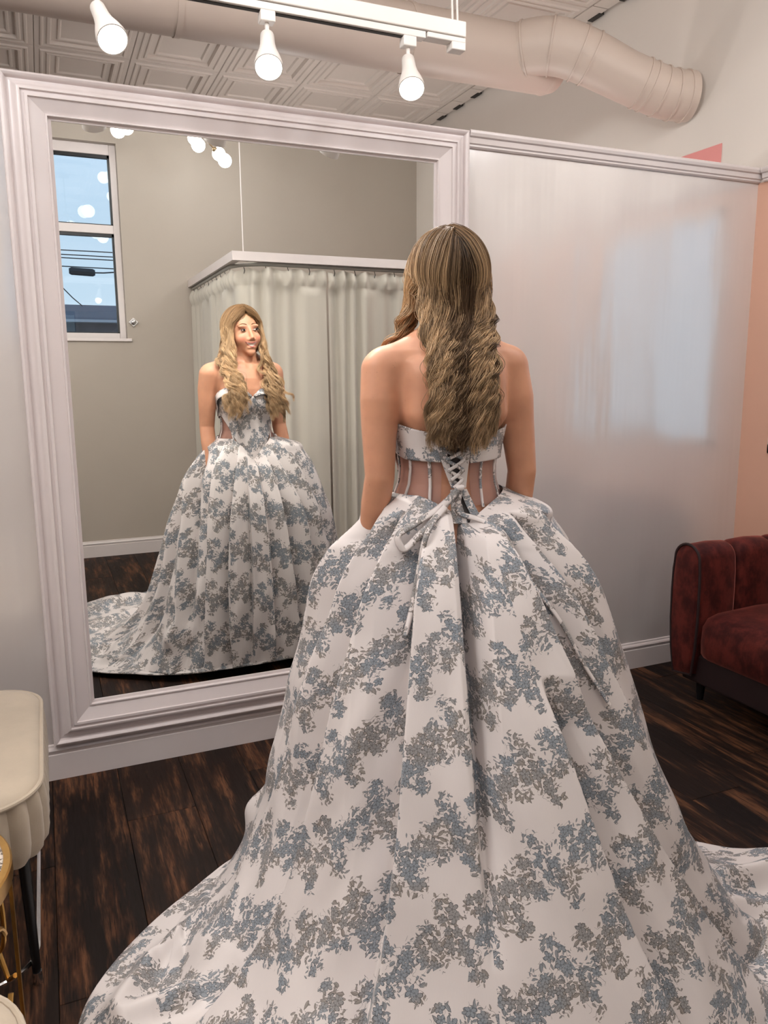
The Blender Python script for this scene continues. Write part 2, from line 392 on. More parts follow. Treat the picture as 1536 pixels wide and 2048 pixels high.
# ------------------------------------------------------------------ lamps and things under the ceiling
M['bulb'] = mat('lit_bulb', (1, 1, 1, 1), 0.5, emit=(1.0, 0.93, 0.82, 1), estr=14.0)
M['globe'] = mat('lit_opal_globe', (1, 1, 1, 1), 0.3, emit=(1.0, 0.93, 0.84, 1), estr=5.0)
def light(name, typ, loc, power, color, parent=None, radius=0.05, aim=None, angle=1.2, blend=0.6):
    l = bpy.data.lights.new(name, typ); l.energy = power; l.color = color; l.shadow_soft_size = radius
    o = bpy.data.objects.new(name, l); C.objects.link(o)
    o.location = Vector(loc) - (wloc(parent) if parent else Vector((0, 0, 0)))
    if parent: o.parent = parent
    if typ == 'SPOT': l.spot_size = angle; l.spot_blend = blend
    if aim is not None: o.rotation_euler = Vector(aim).to_track_quat('-Z', 'Y').to_euler()
    return o
def track():
    y = -0.30
    t = thing('lighting_track', 'white suspended lighting track hanging in front of the mirror top', 'track', (0.4, y, 2.40))
    w = M['white_plastic']
    MB().box(-1.6, 1.326, y-0.022, y+0.022, 2.396, 2.442).build('mounting_channel', w, t, bevel=0.003)
    MB().box(-1.6, 1.185, y-0.017, y+0.017, 2.374, 2.394).build('track_rail', w, t, bevel=0.002)
    MB().box(-1.58, 1.15, y-0.007, y+0.007, 2.371, 2.3743).build('contact_slot', M['dark_gap'], t)
    MB().box(1.19, 1.326, y-0.02, y+0.02, 2.378, 2.394).box(1.276, 1.326, y-0.02, y+0.02, 2.356, 2.380).build('end_feed', w, t, bevel=0.003)
    for dx in (1.288, 1.306, -1.0):
        MB().tube([(dx, y, 2.43), (dx-0.006, y, 2.6), (dx-0.012, y, CZ+0.02)], 0.0035, 6).build('hanger_wire', w, t)
    heads = [((0.215, y, 2.370), (0.16, -0.66, -0.74), 'white track spotlight tilted to the right, leftmost of the three lit ones on the track', 1.0),
             ((0.679, y, 2.370), (-0.16, -0.60, -0.79), 'white track spotlight hanging straight down in the middle of the track', 1.0),
             ((1.131, y, 2.370), (-0.20, -0.60, -0.79), 'white track spotlight hanging near the right end of the track', 1.0)]
    for (p, d, lab, s) in heads:
        h = thing('track_spotlight', lab, 'spotlight', p, 'track spotlights over the mirror')
        p = Vector(p); d = Vector(d).normalized()
        MB().box(p.x-0.022, p.x+0.022, p.y-0.018, p.y+0.018, p.z-0.026, p.z+0.004).build('adapter', w, h, bevel=0.003)
        q = p + Vector((0, 0, -0.062))
        MB().tube([p+Vector((0, 0, -0.02)), q], 0.0065, 8).build('stem', w, h, smooth=True)
        MB().tube([q+Vector((-0.012, 0, 0)), q+Vector((0.012, 0, 0))], 0.008, 10).build('swivel_joint', w, h, smooth=True)
        c = q - d*0.004
        prof = [(0.0, -0.004), (0.017, -0.004), (0.020, 0.0), (0.022, 0.045), (0.026, 0.075), (0.035, 0.11), (0.040, 0.135), (0.0405, 0.150), (0.0375, 0.150), (0.036, 0.138)]
        MB().lathe(c, prof, 28, d, caps=False).build('lamp_housing', w, h, smooth=True)
        MB().lathe(c, [(0.0, 0.150), (0.015, 0.149), (0.028, 0.145), (0.036, 0.138), (0.036, 0.130), (0.0, 0.128)], 28, d, caps=False).build('bulb', M['bulb'], h, smooth=True)
        light('spot_beam', 'SPOT', c+d*0.165, POW_SPOT, (1.0, 0.94, 0.87), h, 0.03, d + Vector((0, -0.35, 0.0)), 1.9, 0.9)
track()
def chandelier(loc, balls, R, label, power):
    t = thing('globe_chandelier', label, 'chandelier', loc, None)
    c = Vector(loc)
    brass = mat('aged_brass', srgb(170, 150, 120), 0.35, metal=0.9, var=0.05) if 'brass' not in M else M['brass']; M['brass'] = brass
    MB().lathe(c, [(0.0, -0.03), (0.02, -0.025), (0.024, 0.0), (0.02, 0.025), (0.0, 0.03)], 16, caps=False).build('hub', brass, t, smooth=True)
    MB().tube([c, (c.x, c.y, CZ)], 0.006, 8).build('rod', brass, t)
    MB().lathe((c.x, c.y, CZ-0.02), [(0.0, 0), (0.05, 0), (0.055, 0.02), (0.0, 0.02)], 20, caps=False).build('ceiling_rose', brass, t, smooth=True)
    for b in balls:
        b = Vector(b); d = (b-c).normalized()
        ar = MB().tube([c, b-d*R*0.95], 0.005, 8).build('arm', brass, t)
        MB().lathe(b-d*R*1.22, [(0.0, 0), (0.012, 0.0), (0.016, 0.006), (0.018, 0.32*R), (0.0, 0.34*R)], 14, d, caps=False).build('socket', brass, ar, smooth=True)
        prof = [(R*math.sin(a), -R*math.cos(a)) for a in np.linspace(0.28, PI-0.5, 14)]
        g = MB().lathe(b, prof, 24, d, caps=True).build('globe', M['globe'], ar, smooth=True)
        g.visible_shadow = True
        light('globe_light', 'POINT', b+d*R*1.35, power, WARM, ar, R)
chandelier((0.93, -2.72, 3.02), [(1.219, -2.9, 2.822), (1.06, -2.9, 2.905), (0.629, -2.9, 2.925), (0.72, -2.45, 2.9), (1.15, -2.5, 2.93)], 0.045,
           'chandelier of small opal globes seen in the mirror beside the hanging wire', POW_GLOBE*0.22)
chandelier((0.35, -1.25, 2.92), [(0.62, -1.15, 2.78), (0.22, -1.5, 2.76), (0.05, -1.1, 2.80), (0.40, -0.95, 2.86), (0.5, -1.55, 2.9)], 0.058,
           'off-frame chandelier of opal globes added above the fitting area, glinting in the window glass', POW_GLOBE*0.6)  # hung out of frame, added for room light and the window glints
chandelier((2.1, -1.55, 2.95), [(2.35, -1.5, 2.80), (1.95, -1.8, 2.78), (1.9, -1.35, 2.82), (2.2, -1.25, 2.88)], 0.058,
           'unseen chandelier of opal globes added over the sofa side of the room', POW_GLOBE*0.9)  # out of view, added to brighten the right wall
chandelier((-1.3, -1.6, 2.92), [(-1.0, -1.5, 2.78), (-1.4, -1.9, 2.76), (-1.6, -1.4, 2.80), (-1.2, -1.3, 2.86)], 0.058,
           'unseen chandelier of opal globes added over the left side of the room', POW_GLOBE*1.8)  # out of view, added as the key light from the left
def added_uplight(x, y, label, power):  # hidden lamps, added to brighten the space behind the partition
    t = thing('added_uplight_lamp', label, 'lamp', (x, y, 0))
    MB().lathe((x, y, 0), [(0, 0), (0.14, 0), (0.14, 0.02), (0.02, 0.03), (0.012, 0.05), (0.012, 1.6), (0.0, 1.6)], 20, caps=False).build('stand', M['black'], t, smooth=True)
    MB().lathe((x, y, 1.6), [(0.02, 0), (0.08, 0.03), (0.14, 0.10), (0.135, 0.10), (0.07, 0.035), (0.0, 0.01)], 24, caps=False).build('lamp_bowl', M['white_plastic'], t, smooth=True)
    light('uplight', 'POINT', (x, y, 1.78), power, (1.0, 0.96, 0.93), t, 0.09)
added_uplight(1.6, 2.6, 'unseen uplight added behind the partition wall', POW_LAMP*1.3)
added_uplight(2.3, 1.1, 'unseen uplight added behind the partition, close under the duct', POW_LAMP*0.6)

def ducts():
    t = thing('air_duct', 'cream painted round air duct running under the panelled ceiling into the wall', 'duct', (1.0, 0.8, 2.86))
    m = M['duct']; y, z, r = 0.82, 2.855, 0.142
    MB().tube([(LX+0.02, y, z), (2.40, y, z)], r, 40).build('main_duct', m, t, smooth=True)
    for x in (-0.4, 0.62, 1.65):
        MB().tube([(x-0.012, y, z), (x+0.012, y, z)], r+0.004, 40).build('joint_band', m, t, smooth=True)
    MB().lathe((2.40, y, z), [(r, 0), (r+0.003, 0.01), (r*0.9, 0.06), (0.0, 0.075)], 36, Vector((1, 0, 0)), caps=False).build('end_cap', m, t, smooth=True)
    pts = [Vector(p) for p in ((2.20, 0.81, 2.855), (2.26, 0.74, 2.872), (2.36, 0.665, 2.868), (2.48, 0.605, 2.825), (2.66, 0.54, 2.742), (2.78, 0.50, 2.695), (2.86, 0.475, 2.668), (2.93, 0.452, 2.658), (2.985, 0.435, 2.655))]
    rr = [0.118, 0.124, 0.124, 0.120, 0.112, 0.112, 0.112, 0.112, 0.112]
    # smooth path
    P = []; Q = []
    for i in range(len(pts)-1):
        p0, p1, p2, p3 = pts[max(i-1, 0)], pts[i], pts[i+1], pts[min(i+2, len(pts)-1)]
        for k in range(6):
            u = k/6; P.append(0.5*((2*p1)+(p2-p0)*u+(2*p0-5*p1+4*p2-p3)*u*u+(3*p1-p0-3*p2+p3)*u**3)); Q.append(rr[i]*(1-u)+rr[i+1]*u)
    P.append(pts[-1]); Q.append(rr[-1])
    MB().tube(P, Q, 40).build('branch_duct', m, t, smooth=True)
    for i in (5, 11, 17, 19, 28, 30, 34, 39, 44):
        i = min(i, len(P)-3)
        a, b = P[i], P[i+1]; d = (b-a).normalized()*0.004
        MB().tube([a-d, a+d], Q[i]+0.0055, 40).build('seam_band', m, t, smooth=True)
ducts()

# ------------------------------------------------------------------ the fitting-room curtain behind the photographer, seen in the mirror
M['curtain'] = mat('curtain_cloth', srgb(190, 184, 173), 0.8, var=0.04, vscale=2.0, stretch=(3, 3, 0.3), sheen=0.2)
def fitting_room():
    t = thing('curtain_rail', 'white boxed curtain rail with a mitred corner, hung from a thin wire', 'rail', (1.08, -2.0, 2.04))
    xa, ya, z0, z1 = 1.075, -1.995, 2.008, 2.060
    w = M['white_trim']
    b = MB()
    b.add([(xa, BY, z0), (xa, ya, z0), (xa+0.05, ya-0.05, z0), (xa+0.05, BY, z0), (xa, BY, z1), (xa, ya, z1), (xa+0.05, ya-0.05, z1), (xa+0.05, BY, z1)], [(0, 1, 2, 3), (7, 6, 5, 4), (0, 4, 5, 1), (2, 6, 7, 3), (1, 5, 6, 2), (3, 7, 4, 0)])
    b.build('fascia_board', w, t)
    b = MB()
    b.add([(xa, ya, z0), (RX-0.002, ya, z0), (RX-0.002, ya-0.05, z0), (xa+0.05, ya-0.05, z0), (xa, ya, z1), (RX-0.002, ya, z1), (RX-0.002, ya-0.05, z1), (xa+0.05, ya-0.05, z1)], [(0, 1, 2, 3), (7, 6, 5, 4), (0, 4, 5, 1), (2, 6, 7, 3), (1, 5, 6, 2), (3, 7, 4, 0)])
    b.build('fascia_board', w, t)
    R_ = 0.22
    path = [(xa+0.03, BY+0.01)] + [(xa+0.03, ya-0.03-R_)] + [(xa+0.03+R_-R_*math.cos(a), ya-0.03-R_+R_*math.sin(a)) for a in np.linspace(0, PI/2, 9)[1:-1]] + [(xa+0.03+R_, ya-0.03), (RX-0.01, ya-0.03)]
    MB().tube([(p[0], p[1], z0-0.012) for p in path], 0.011, 8).build('curtain_track', mat('track_grey', srgb(150, 148, 142), 0.4, metal=0.4, var=0.03), t, smooth=True)
    MB().tube([(1.147, -2.02, 2.055), (1.145, -2.02, CZ)], 0.0035, 6).build('hanging_wire', w, t)
    # dense path for the curtains
    pts = np.array(path); seg = np.linalg.norm(np.diff(pts, axis=0), axis=1); cum = np.concatenate([[0], np.cumsum(seg)])
    L = cum[-1]
    def at(s):
        return np.stack([np.interp(s, cum, pts[:, 0]), np.interp(s, cum, pts[:, 1])], -1)
    lab = ('cream curtain round the rail corner, directly behind the bride in the mirror', 'cream curtain to the right of the dark gap in the fitting room curtains')
    sgap = np.interp(1.66, pts[-2:, 0], cum[-2:])
    for ci, (s0, s1) in enumerate(((0.02, sgap), (sgap+0.012, L-0.02))):
        c = thing('fitting_room_curtain', lab[ci], 'curtain', (*at(np.array([(s0+s1)/2]))[0], 0.0), 'fitting room curtains')
        n = int((s1-s0)/0.006); s = np.linspace(s0, s1, n); p = at(s); e = 0.004
        tg = at(np.clip(s+e, 0, L))-at(np.clip(s-e, 0, L)); tg /= np.linalg.norm(tg, axis=1)[:, None]+1e-9
        k = np.ones(15)/15
        tg = np.stack([np.convolve(np.pad(tg[:, i], 7, mode='edge'), k, 'valid') for i in (0, 1)], -1)
        nr = np.stack([-tg[:, 1], tg[:, 0]], -1)
        zs = np.concatenate([np.linspace(0.03, 1.86, 40), np.linspace(1.875, 1.972, 14)])
        r0 = np.random.default_rng(5+ci)
        wl = 0.118 if ci == 0 else 0.095
        ph = 2*PI*s/wl + 1.3*np.sin(2*PI*s/0.53+ci) + 0.8*np.sin(2*PI*s/0.31+1.7)
        amp = 0.55+0.45*np.sin(2*PI*s/0.71+0.6+ci)
        V = []
        for z in zs:
            h = z/1.98
            if z < 1.872:
                d = 0.026*amp*np.sin(ph) + 0.014*np.sin(2*PI*s/0.36+0.5+h) + 0.008*np.sin(0.5*ph+3*h)
                d = d*(0.75+0.25*(1-h)) + 0.01*(1-h)*np.sin(2*PI*s/0.9)
                q = p + nr*(d-0.005)[:, None]; zz = np.full(n, z)
            else:
                u = (z-1.872)/0.113
                sg = 0.018*np.sin(2*PI*s/0.155+0.4)*u
                d = 0.020*amp*np.sin(ph)*(1-0.3*u)+0.010*np.sin(2*PI*s/0.07+ci)*math.sin(PI*u) + 0.012*math.sin(PI*min(1, u*1.2))
                q = p + nr*(d-0.005)[:, None]; zz = z + sg*0.6
            V.append(np.concatenate([q, zz[:, None] if hasattr(zz, '__len__') else np.full((n, 1), zz)], 1))
        V = np.concatenate(V); m_ = len(zs)
        i = np.arange(m_-1)[:, None]*n+np.arange(n-1)[None, :]
        F = np.stack([i, i+1, i+n+1, i+n], -1).reshape(-1, 4)
        mk('curtain_cloth', V, F, M['curtain'], c, smooth=True)
        for sh in np.arange(s0+0.04, s1-0.02, 0.135):
            q = at(np.array([sh]))[0]
            MB().tube([(q[0], q[1], 1.945), (q[0]+0.004, q[1]+0.004, 1.965), (q[0], q[1], 1.984)], 0.0022, 5).build('curtain_hook', M['black'], c)
fitting_room()
def wall_knob():
    t = thing('wall_hook', 'small square chrome hook set diamond-wise on the grey wall beside the window', 'hook', (0.662, BY, 1.742))
    c = Vector((0.662, BY, 1.742)); s = 0.036
    b = MB(); poly = [(0, -s), (s, 0), (0, s), (-s, 0)]
    b.prism(poly, lambda u, v, d: (c.x+u, c.y+d, c.z+v), 0.0, 0.010); b.build('back_plate', M['chrome'], t, bevel=0.003)
    MB().lathe(c+Vector((0, 0.010, 0)), [(0.008, 0), (0.008, 0.02), (0.016, 0.024), (0.018, 0.032), (0.012, 0.038), (0, 0.04)], 18, Vector((0, 1, 0)), caps=False).build('knob', M['chrome'], t, smooth=True)
wall_knob()
# ------------------------------------------------------------------ the street outside the window
def street():
    g = srgb(96, 100, 112)
    t = thing('flat_roof_building', 'grey flat-roofed building across the street, low in the window', 'building', (0.6, -9.4, 0))
    MB().box(-4, 5, -12, -9.2, -2.5, 2.10).build('brick_wall', mat('far_brick', srgb(78, 80, 90), 0.8, var=0.15, vscale=6), t)
    MB().box(-4.1, 5.1, -12, -9.05, 2.13, 2.33).build('parapet', mat('far_parapet', srgb(112, 116, 130), 0.7, var=0.04), t)
    MB().box(-4.1, 5.1, -12, -9.0, 2.10, 2.135).build('gutter', mat('far_gutter', srgb(170, 172, 180), 0.6, var=0.03), t)
    gs = thing('street_ground', 'asphalt ground outside the window', 'ground', (0, -8, -2.5))
    gs['kind'] = 'structure'
    MB().box(-8, 9, -13, BY-0.25, -2.6, -2.5).build('asphalt', mat('asphalt', srgb(80, 82, 88), 0.9, var=0.1), gs)
    wm = mat('cable_black', (0.02, 0.022, 0.028, 1), 0.6, var=0.1)
    lab = ['thin power line, highest of those crossing the window', 'power line just below the highest one in the window', 'power line above the dark cable box', 'power line carrying the dark cable box', 'slanting guy wire low in the window']
    L = [((-4, -9, 3.03), (6, -9, 3.06)), ((-4, -9, 3.0), (6, -9, 2.97)), ((-4, -9, 2.955), (6, -9, 2.93)), ((-4, -9, 2.86), (6, -9, 2.80)), ((0.36, -9, 2.55), (0.60, -9.0, 2.31))]
    for (a, b), lb in zip(L, lab):
        o = MB().tube([a, ((a[0]+b[0])/2, a[1], (a[2]+b[2])/2-0.012), b], 0.007, 6).build('power_line', wm); tag(o, lb, 'power line', 'power lines outside the window')
    bx = thing('cable_splice_box', 'dark cable box hanging from a power line outside the window', 'box', (0.62, -9, 2.78))
    MB().tube([(0.46, -9, 2.765), (0.49, -9, 2.765), (0.76, -9, 2.755), (0.79, -9, 2.755)], [0.035, 0.05, 0.05, 0.035], 8).build('box_shell', wm, bx)
    for x in (0.55, 0.68): MB().tube([(x, -9, 2.79), (x, -9, 2.80)], 0.008, 6).build('hanger', wm, bx)
    MB().tube([(0.79, -9, 2.755), (0.9, -9, 2.758), (1.3, -9, 2.795)], 0.009, 6).build('cable_tail', wm, bx)
street()

# ------------------------------------------------------------------ seats and side table at the left edge
M['velvet_cream'] = mat('cream_velvet', srgb(172, 158, 140), 0.75, var=0.07, vscale=9, sheen=0.2, bump=0.08, bscale=220)
M['gold'] = mat('brushed_gold', srgb(200, 158, 92), 0.28, metal=1.0, var=0.12, vscale=14)
def rrect(x0, x1, y0, y1, r, n=8):
    P = []
    for cx, cy, a0 in ((x1-r, y1-r, 0), (x0+r, y1-r, PI/2), (x0+r, y0+r, PI), (x1-r, y0+r, 1.5*PI)):
        P += [(cx+r*math.cos(a0+PI/2*k/n), cy+r*math.sin(a0+PI/2*k/n)) for k in range(n+1)]
    return P
def stool(x0, x1, y0, y1, label):
    zt, zb = 0.482, 0.315
    t = thing('velvet_stool', label, 'stool', ((x0+x1)/2, (y0+y1)/2, 0), 'cream velvet stools')
    P = rrect(x0, x1, y0, y1, 0.13, 10); cx, cy = (x0+x1)/2, (y0+y1)/2
    def ring(sc, z): # offset inward in metres
        out = []
        for (x, y) in P:
            d = Vector((x-cx, y-cy)); l = d.length; d = d*((l-sc)/l); out.append((cx+d.x, cy+d.y, z))
        return out
    n = len(P); V, F = [], []
    rs = [ring(0.24, zt+0.004), ring(0.12, zt+0.003), ring(0.035, zt), ring(0.012, zt-0.005), ring(0.004, zt-0.014), ring(0.004, zt-0.018)]
    for r_ in rs: V += r_
    for k in range(len(rs)-1):
        F += [(k*n+i, k*n+n+i, k*n+n+(i+1) % n, k*n+(i+1) % n) for i in range(n)]
    F.append(tuple(range(n)))
    mb = MB(); mb.add(V, F); mb.build('seat_cushion', M['velvet_cream'], t, smooth=True)
    MB().tube([(x, y, zt-0.013) for x, y, _ in ring(0.002, 0)], 0.0055, 8, closed=True).build('piping', M['velvet_cream'], t, smooth=True)
    # fluted side: resample the outline and bulge it into vertical channels
    Q = np.array(P+[P[0]]); s = np.concatenate([[0], np.cumsum(np.linalg.norm(np.diff(Q, axis=0), axis=1))]); Ls = s[-1]
    nf = round(Ls/0.052); m_ = nf*8; u = np.arange(m_)*Ls/m_
    X = np.interp(u, s, Q[:, 0]); Y = np.interp(u, s, Q[:, 1]); N2 = np.stack([X-cx, Y-cy], -1)
    tg = np.roll(np.stack([X, Y], -1), -1, 0)-np.roll(np.stack([X, Y], -1), 1, 0); tg /= np.linalg.norm(tg, axis=1)[:, None]; nr = np.stack([tg[:, 1], -tg[:, 0]], -1)
    b = 0.012*np.abs(np.sin(PI*u*nf/Ls))-0.008
    V = []
    zs = [zt-0.018, zt-0.03, 0.42, 0.36, zb+0.02, zb+0.004, zb]
    io = [0.004, 0.0, -0.004, -0.004, 0.0, 0.012, 0.03]
    for z, i_ in zip(zs, io):
        q = np.stack([X, Y], -1)+nr*(b-i_)[:, None]; V += [(a, c, z) for a, c in q]
    F = []
    for k in range(len(zs)-1): F += [(k*m_+i, k*m_+m_+i, k*m_+m_+(i+1) % m_, k*m_+(i+1) % m_) for i in range(m_)]
    F.append(tuple(range((len(zs)-1)*m_, len(zs)*m_))[::-1])
    MB().add(V, F).build('fluted_side', M['velvet_cream'], t, smooth=True)
    for (x, y) in ((x1-0.05, y1-0.09), (x0+0.05, y1-0.09), (x1-0.05, y0+0.09), (x0+0.05, y0+0.09)):
        lg = MB().tube([(x, y, zb), (x+0.006*(1 if x > cx else -1), y, 0.012)], [0.013, 0.009], 10).build('leg', M['black'], t, smooth=True)
        MB().tube([(x+0.006*(1 if x > cx else -1), y, 0.03), (x+0.007*(1 if x > cx else -1), y, 0.0)], 0.0105, 10).build('chrome_foot', M['chrome'], lg, smooth=True)
    ri = ring(0.05, 0.05)
    MB().tube([(x, y, 0.05) for x, y, _ in ri], 0.005, 6, closed=True).build('foot_ring', M['chrome'], t, smooth=True)
stool(-0.62, -0.062, -1.06, -0.365, 'cream velvet stool with fluted side, standing against the wall left of the mirror')
stool(-0.64, -0.085, -2.22, -1.545, 'cream velvet stool in the bottom left corner, nearest the camera')
def side_table():
    cx, cy, zt, R_ = -0.315, -1.29, 0.50, 0.205
    t = thing('side_table', 'round gold side table with a speckled marble top between the stools', 'table', (cx, cy, 0))
    m = bpy.data.materials.new('speckled_marble'); m.use_nodes = True; T = NT(m.node_tree); b = m.node_tree.nodes['Principled BSDF']
    co = T.n('ShaderNodeTexCoord').outputs['Object']
    f = T.step(T.noise(co, 95.0, 4.0, 0.6), 0.50, 0.58)
    T.put(b.inputs['Base Color'], T.mix(f, srgb(205, 196, 186), srgb(92, 80, 70))); b.inputs['Roughness'].default_value = 0.15
    MB().lathe((cx, cy, zt-0.012), [(0, 0), (R_-0.012, 0), (R_-0.012, 0.010), (0, 0.010)], 48, caps=False).build('marble_top', m, t)
    MB().lathe((cx, cy, zt-0.03), [(R_-0.013, 0), (R_, 0), (R_+0.001, 0.004), (R_+0.001, 0.030), (R_-0.002, 0.033), (R_-0.013, 0.033), (R_-0.013, 0)], 60, caps=False).build('top_rim', M['gold'], t, smooth=True)
    MB().lathe((cx, cy, 0.0), [(R_-0.015, 0), (R_, 0), (R_, 0.014), (R_-0.015, 0.014), (R_-0.015, 0)], 60, caps=False).build('base_ring', M['gold'], t)
    for a in (0.02, 0.02+2*PI/3, 0.02+4*PI/3, 0.02+PI/3, PI+0.02, 0.02+5*PI/3):
        ux, uy = math.cos(a), math.sin(a); px, py = -uy, ux
        V = []
        for z in (0.012, zt-0.028):
            for (du, dw) in ((-0.003, -0.011), (0.003, -0.011), (0.003, 0.011), (-0.003, 0.011)):
                V.append((cx+ux*(R_-0.006+du)+px*dw, cy+uy*(R_-0.006+du)+py*dw, z))
        MB().add(V, [(0, 1, 2, 3), (7, 6, 5, 4)]+[(i, (i+1) % 4, 4+(i+1) % 4, 4+i) for i in range(4)]).build('leg', M['gold'], t)
    # curled and zigzag gold band between the legs, bent to the circle of the table
    def cyl(a, z): return (cx+math.cos(a)*(R_-0.012), cy+math.sin(a)*(R_-0.012), z)
    for k in range(6):
        a0 = 0.02+k*PI/3
        pts = []
        for u in np.linspace(0, 1, 22):
            th = -2.4+u*4.8; pts.append(cyl(a0-0.42+0.21*math.cos(th)*-1, 0.335+0.085*math.sin(th)))
        MB().tube(pts, [0.0048]*len(pts), 8).build('loop_ornament', M['gold'], t, smooth=True)
        zz = [cyl(a0-0.9, 0.25), cyl(a0-0.62, 0.205), cyl(a0-0.46, 0.255), cyl(a0-0.30, 0.265), cyl(a0-0.2, 0.175), cyl(a0-0.03, 0.20)]
        P = []
        for a, b_ in zip(zz[:-1], zz[1:]):
            for s_ in np.linspace(0, 1, 5)[:-1]: P.append(tuple(np.array(a)*(1-s_)+np.array(b_)*s_))
        P.append(zz[-1])
        MB().tube(P, 0.0046, 8).build('zigzag_ornament', M['gold'], t, smooth=True)
side_table()

# ------------------------------------------------------------------ burgundy sofa at the right edge
def velvet_burgundy():
    m = bpy.data.materials.new('burgundy_velvet'); m.use_nodes = True; T = NT(m.node_tree); b = m.node_tree.nodes['Principled BSDF']
    co = T.n('ShaderNodeTexCoord').outputs['Object']
    f = T.step(T.noise(T.v('MULTIPLY', co, (1, 1, 0.6)), 16.0, 5.0, 0.7), 0.35, 0.68)
    T.put(b.inputs['Base Color'], T.mix(f, srgb(52, 17, 17), srgb(96, 38, 32))); b.inputs['Roughness'].default_value = 0.7
    b.inputs['Sheen Weight'].default_value = 0.85; b.inputs['Sheen Tint'].default_value = srgb(214, 130, 118); b.inputs['Sheen Roughness'].default_value = 0.35
    b.inputs['Specular IOR Level'].default_value = 0.15
    return m
M['burgundy'] = velvet_burgundy()
M['piping'] = mat('dark_burgundy_piping', srgb(36, 13, 15), 0.7, var=0.1)
def sofa():
    t = thing('velvet_sofa', 'burgundy velvet sofa with rolled channelled arm, against the right wall', 'sofa', (2.65, -1.0, 0))
    mB = M['burgundy']
    xf, xb = 2.33, 2.955
    def arm(y0, y1):
        yc, hw = (y0+y1)/2, abs(y1-y0)/2
        sgn = 1
        # outline of the arm end in (y, z): rounded roll on top, bulging side, drawn in to the bottom
        o = []
        for a in np.linspace(0, PI, 15): o.append((yc+hw*0.92*math.cos(a), 0.60+0.062*math.sin(a)))
        o += [(yc-hw*0.99, 0.55), (yc-hw*1.02, 0.48), (yc-hw*1.02, 0.36), (yc-hw*0.95, 0.24), (yc-hw*0.76, 0.13)]
        o += [(yc+hw*0.62, 0.115), (yc+hw*0.88, 0.22), (yc+hw*1.02, 0.34), (yc+hw*1.04, 0.46), (yc+hw*1.0, 0.55)]
        n = len(o)
        pan = MB()
        V = [(xf+0.004, yc+(y-yc)*0.96, 0.37+(z-0.37)*0.98) for y, z in o]+[(xf-0.008, yc+(y-yc)*0.82, 0.37+(z-0.37)*0.9) for y, z in o]+[(xf-0.012, yc+(y-yc)*0.5, 0.37+(z-0.37)*0.5) for y, z in o]
        F = [(i, (i+1) % n, n+(i+1) % n, n+i) for i in range(n)]+[(n+i, n+(i+1) % n, 2*n+(i+1) % n, 2*n+i) for i in range(n)]+[tuple(range(2*n, 3*n))]
        pan.add(V, F).build('arm_front_panel', mB, t, smooth=True)
        MB().tube([(xf+0.002, y, z) for y, z in o], 0.0055, 8, closed=True).build('arm_piping', M['piping'], t, smooth=True)
        # channelled length of the arm: three pads with seams between
        xs = [xf+0.004, xf+0.21, xf+0.42, xb]
        for k in range(3):
            a, b = xs[k], xs[k+1]; rings = []
            for u, ins in ((0, 0.02), (0.04, 0.008), (0.12, 0.0), (0.5, -0.004), (0.88, 0.0), (0.96, 0.008), (1, 0.02)):
                x = a+(b-a)*u; i_ = ins if k or u > 0.3 else ins*0.2
                rings.append([(x, yc+(y-yc)*(1-i_/hw), 0.37+(z-0.37)*(1-i_/0.29)) for y, z in o])
            V = sum(rings, []); F = []
            for r_ in range(len(rings)-1): F += [(r_*n+i, r_*n+(i+1) % n, r_*n+n+(i+1) % n, r_*n+n+i) for i in range(n)]
            F += [tuple(range(n)), tuple(range((len(rings)-1)*n, len(rings)*n))]
            MB().add(V, F).build('arm_pad', mB, t, smooth=True)
    arm(-0.445, -0.305)
    arm(-1.835, -1.695)
    # seat cushion with rounded front
    pr = [(xf+0.02, 0.21), (xf+0.004, 0.23), (xf+0.0, 0.28), (xf+0.004, 0.34), (xf+0.03, 0.375), (xf+0.09, 0.392), (xf+0.3, 0.40), (xb-0.16, 0.395), (xb-0.16, 0.21)]
    n = len(pr); V, F = [], []
    ys = [-1.69, -1.675, -1.64, -1.4, -1.18, -0.85, -0.50, -0.465, -0.45]; sc = [0.9, 0.97, 1, 1, 1, 1, 1, 0.97, 0.9]
    for y, s in zip(ys, sc): V += [(xf+0.25+(x-xf-0.25)*s, y, 0.30+(z-0.30)*s) for x, z in pr]
    for k in range(len(ys)-1): F += [(k*n+i, k*n+(i+1) % n, k*n+n+(i+1) % n, k*n+n+i) for i in range(n)]
    F += [tuple(range(n)), tuple(range((len(ys)-1)*n, len(ys)*n))]
    MB().add(V, F).build('seat_cushion', mB, t, smooth=True)
    MB().box(xf+0.03, xb, -1.80, -0.35, 0.09, 0.212).build('seat_base', M['piping'], t, bevel=0.01)
    # channelled back
    nb = 8; w = (1.69-0.45)/nb
    for k in range(nb):
        a = -1.69+k*w; rings = []
        pr2 = [(xb-0.17, 0.38), (xb-0.185, 0.5), (xb-0.175, 0.62), (xb-0.13, 0.70), (xb-0.06, 0.72), (xb-0.005, 0.69), (xb-0.0, 0.38)]
        for u, ins in ((0, 0.022), (0.08, 0.008), (0.25, 0.0), (0.75, 0.0), (0.92, 0.008), (1, 0.022)):
            rings.append([(x+(ins if i < 4 else 0), a+w*u, z-(ins if 2 < i < 6 else 0)) for i, (x, z) in enumerate(pr2)])
        n2 = len(pr2); V = sum(rings, []); F = []
        for r_ in range(5): F += [(r_*n2+i, r_*n2+(i+1) % n2, r_*n2+n2+(i+1) % n2, r_*n2+n2+i) for i in range(n2)]
        F += [tuple(range(n2)), tuple(range(5*n2, 6*n2))]
        MB().add(V, F).build('back_channel', mB, t, smooth=True)
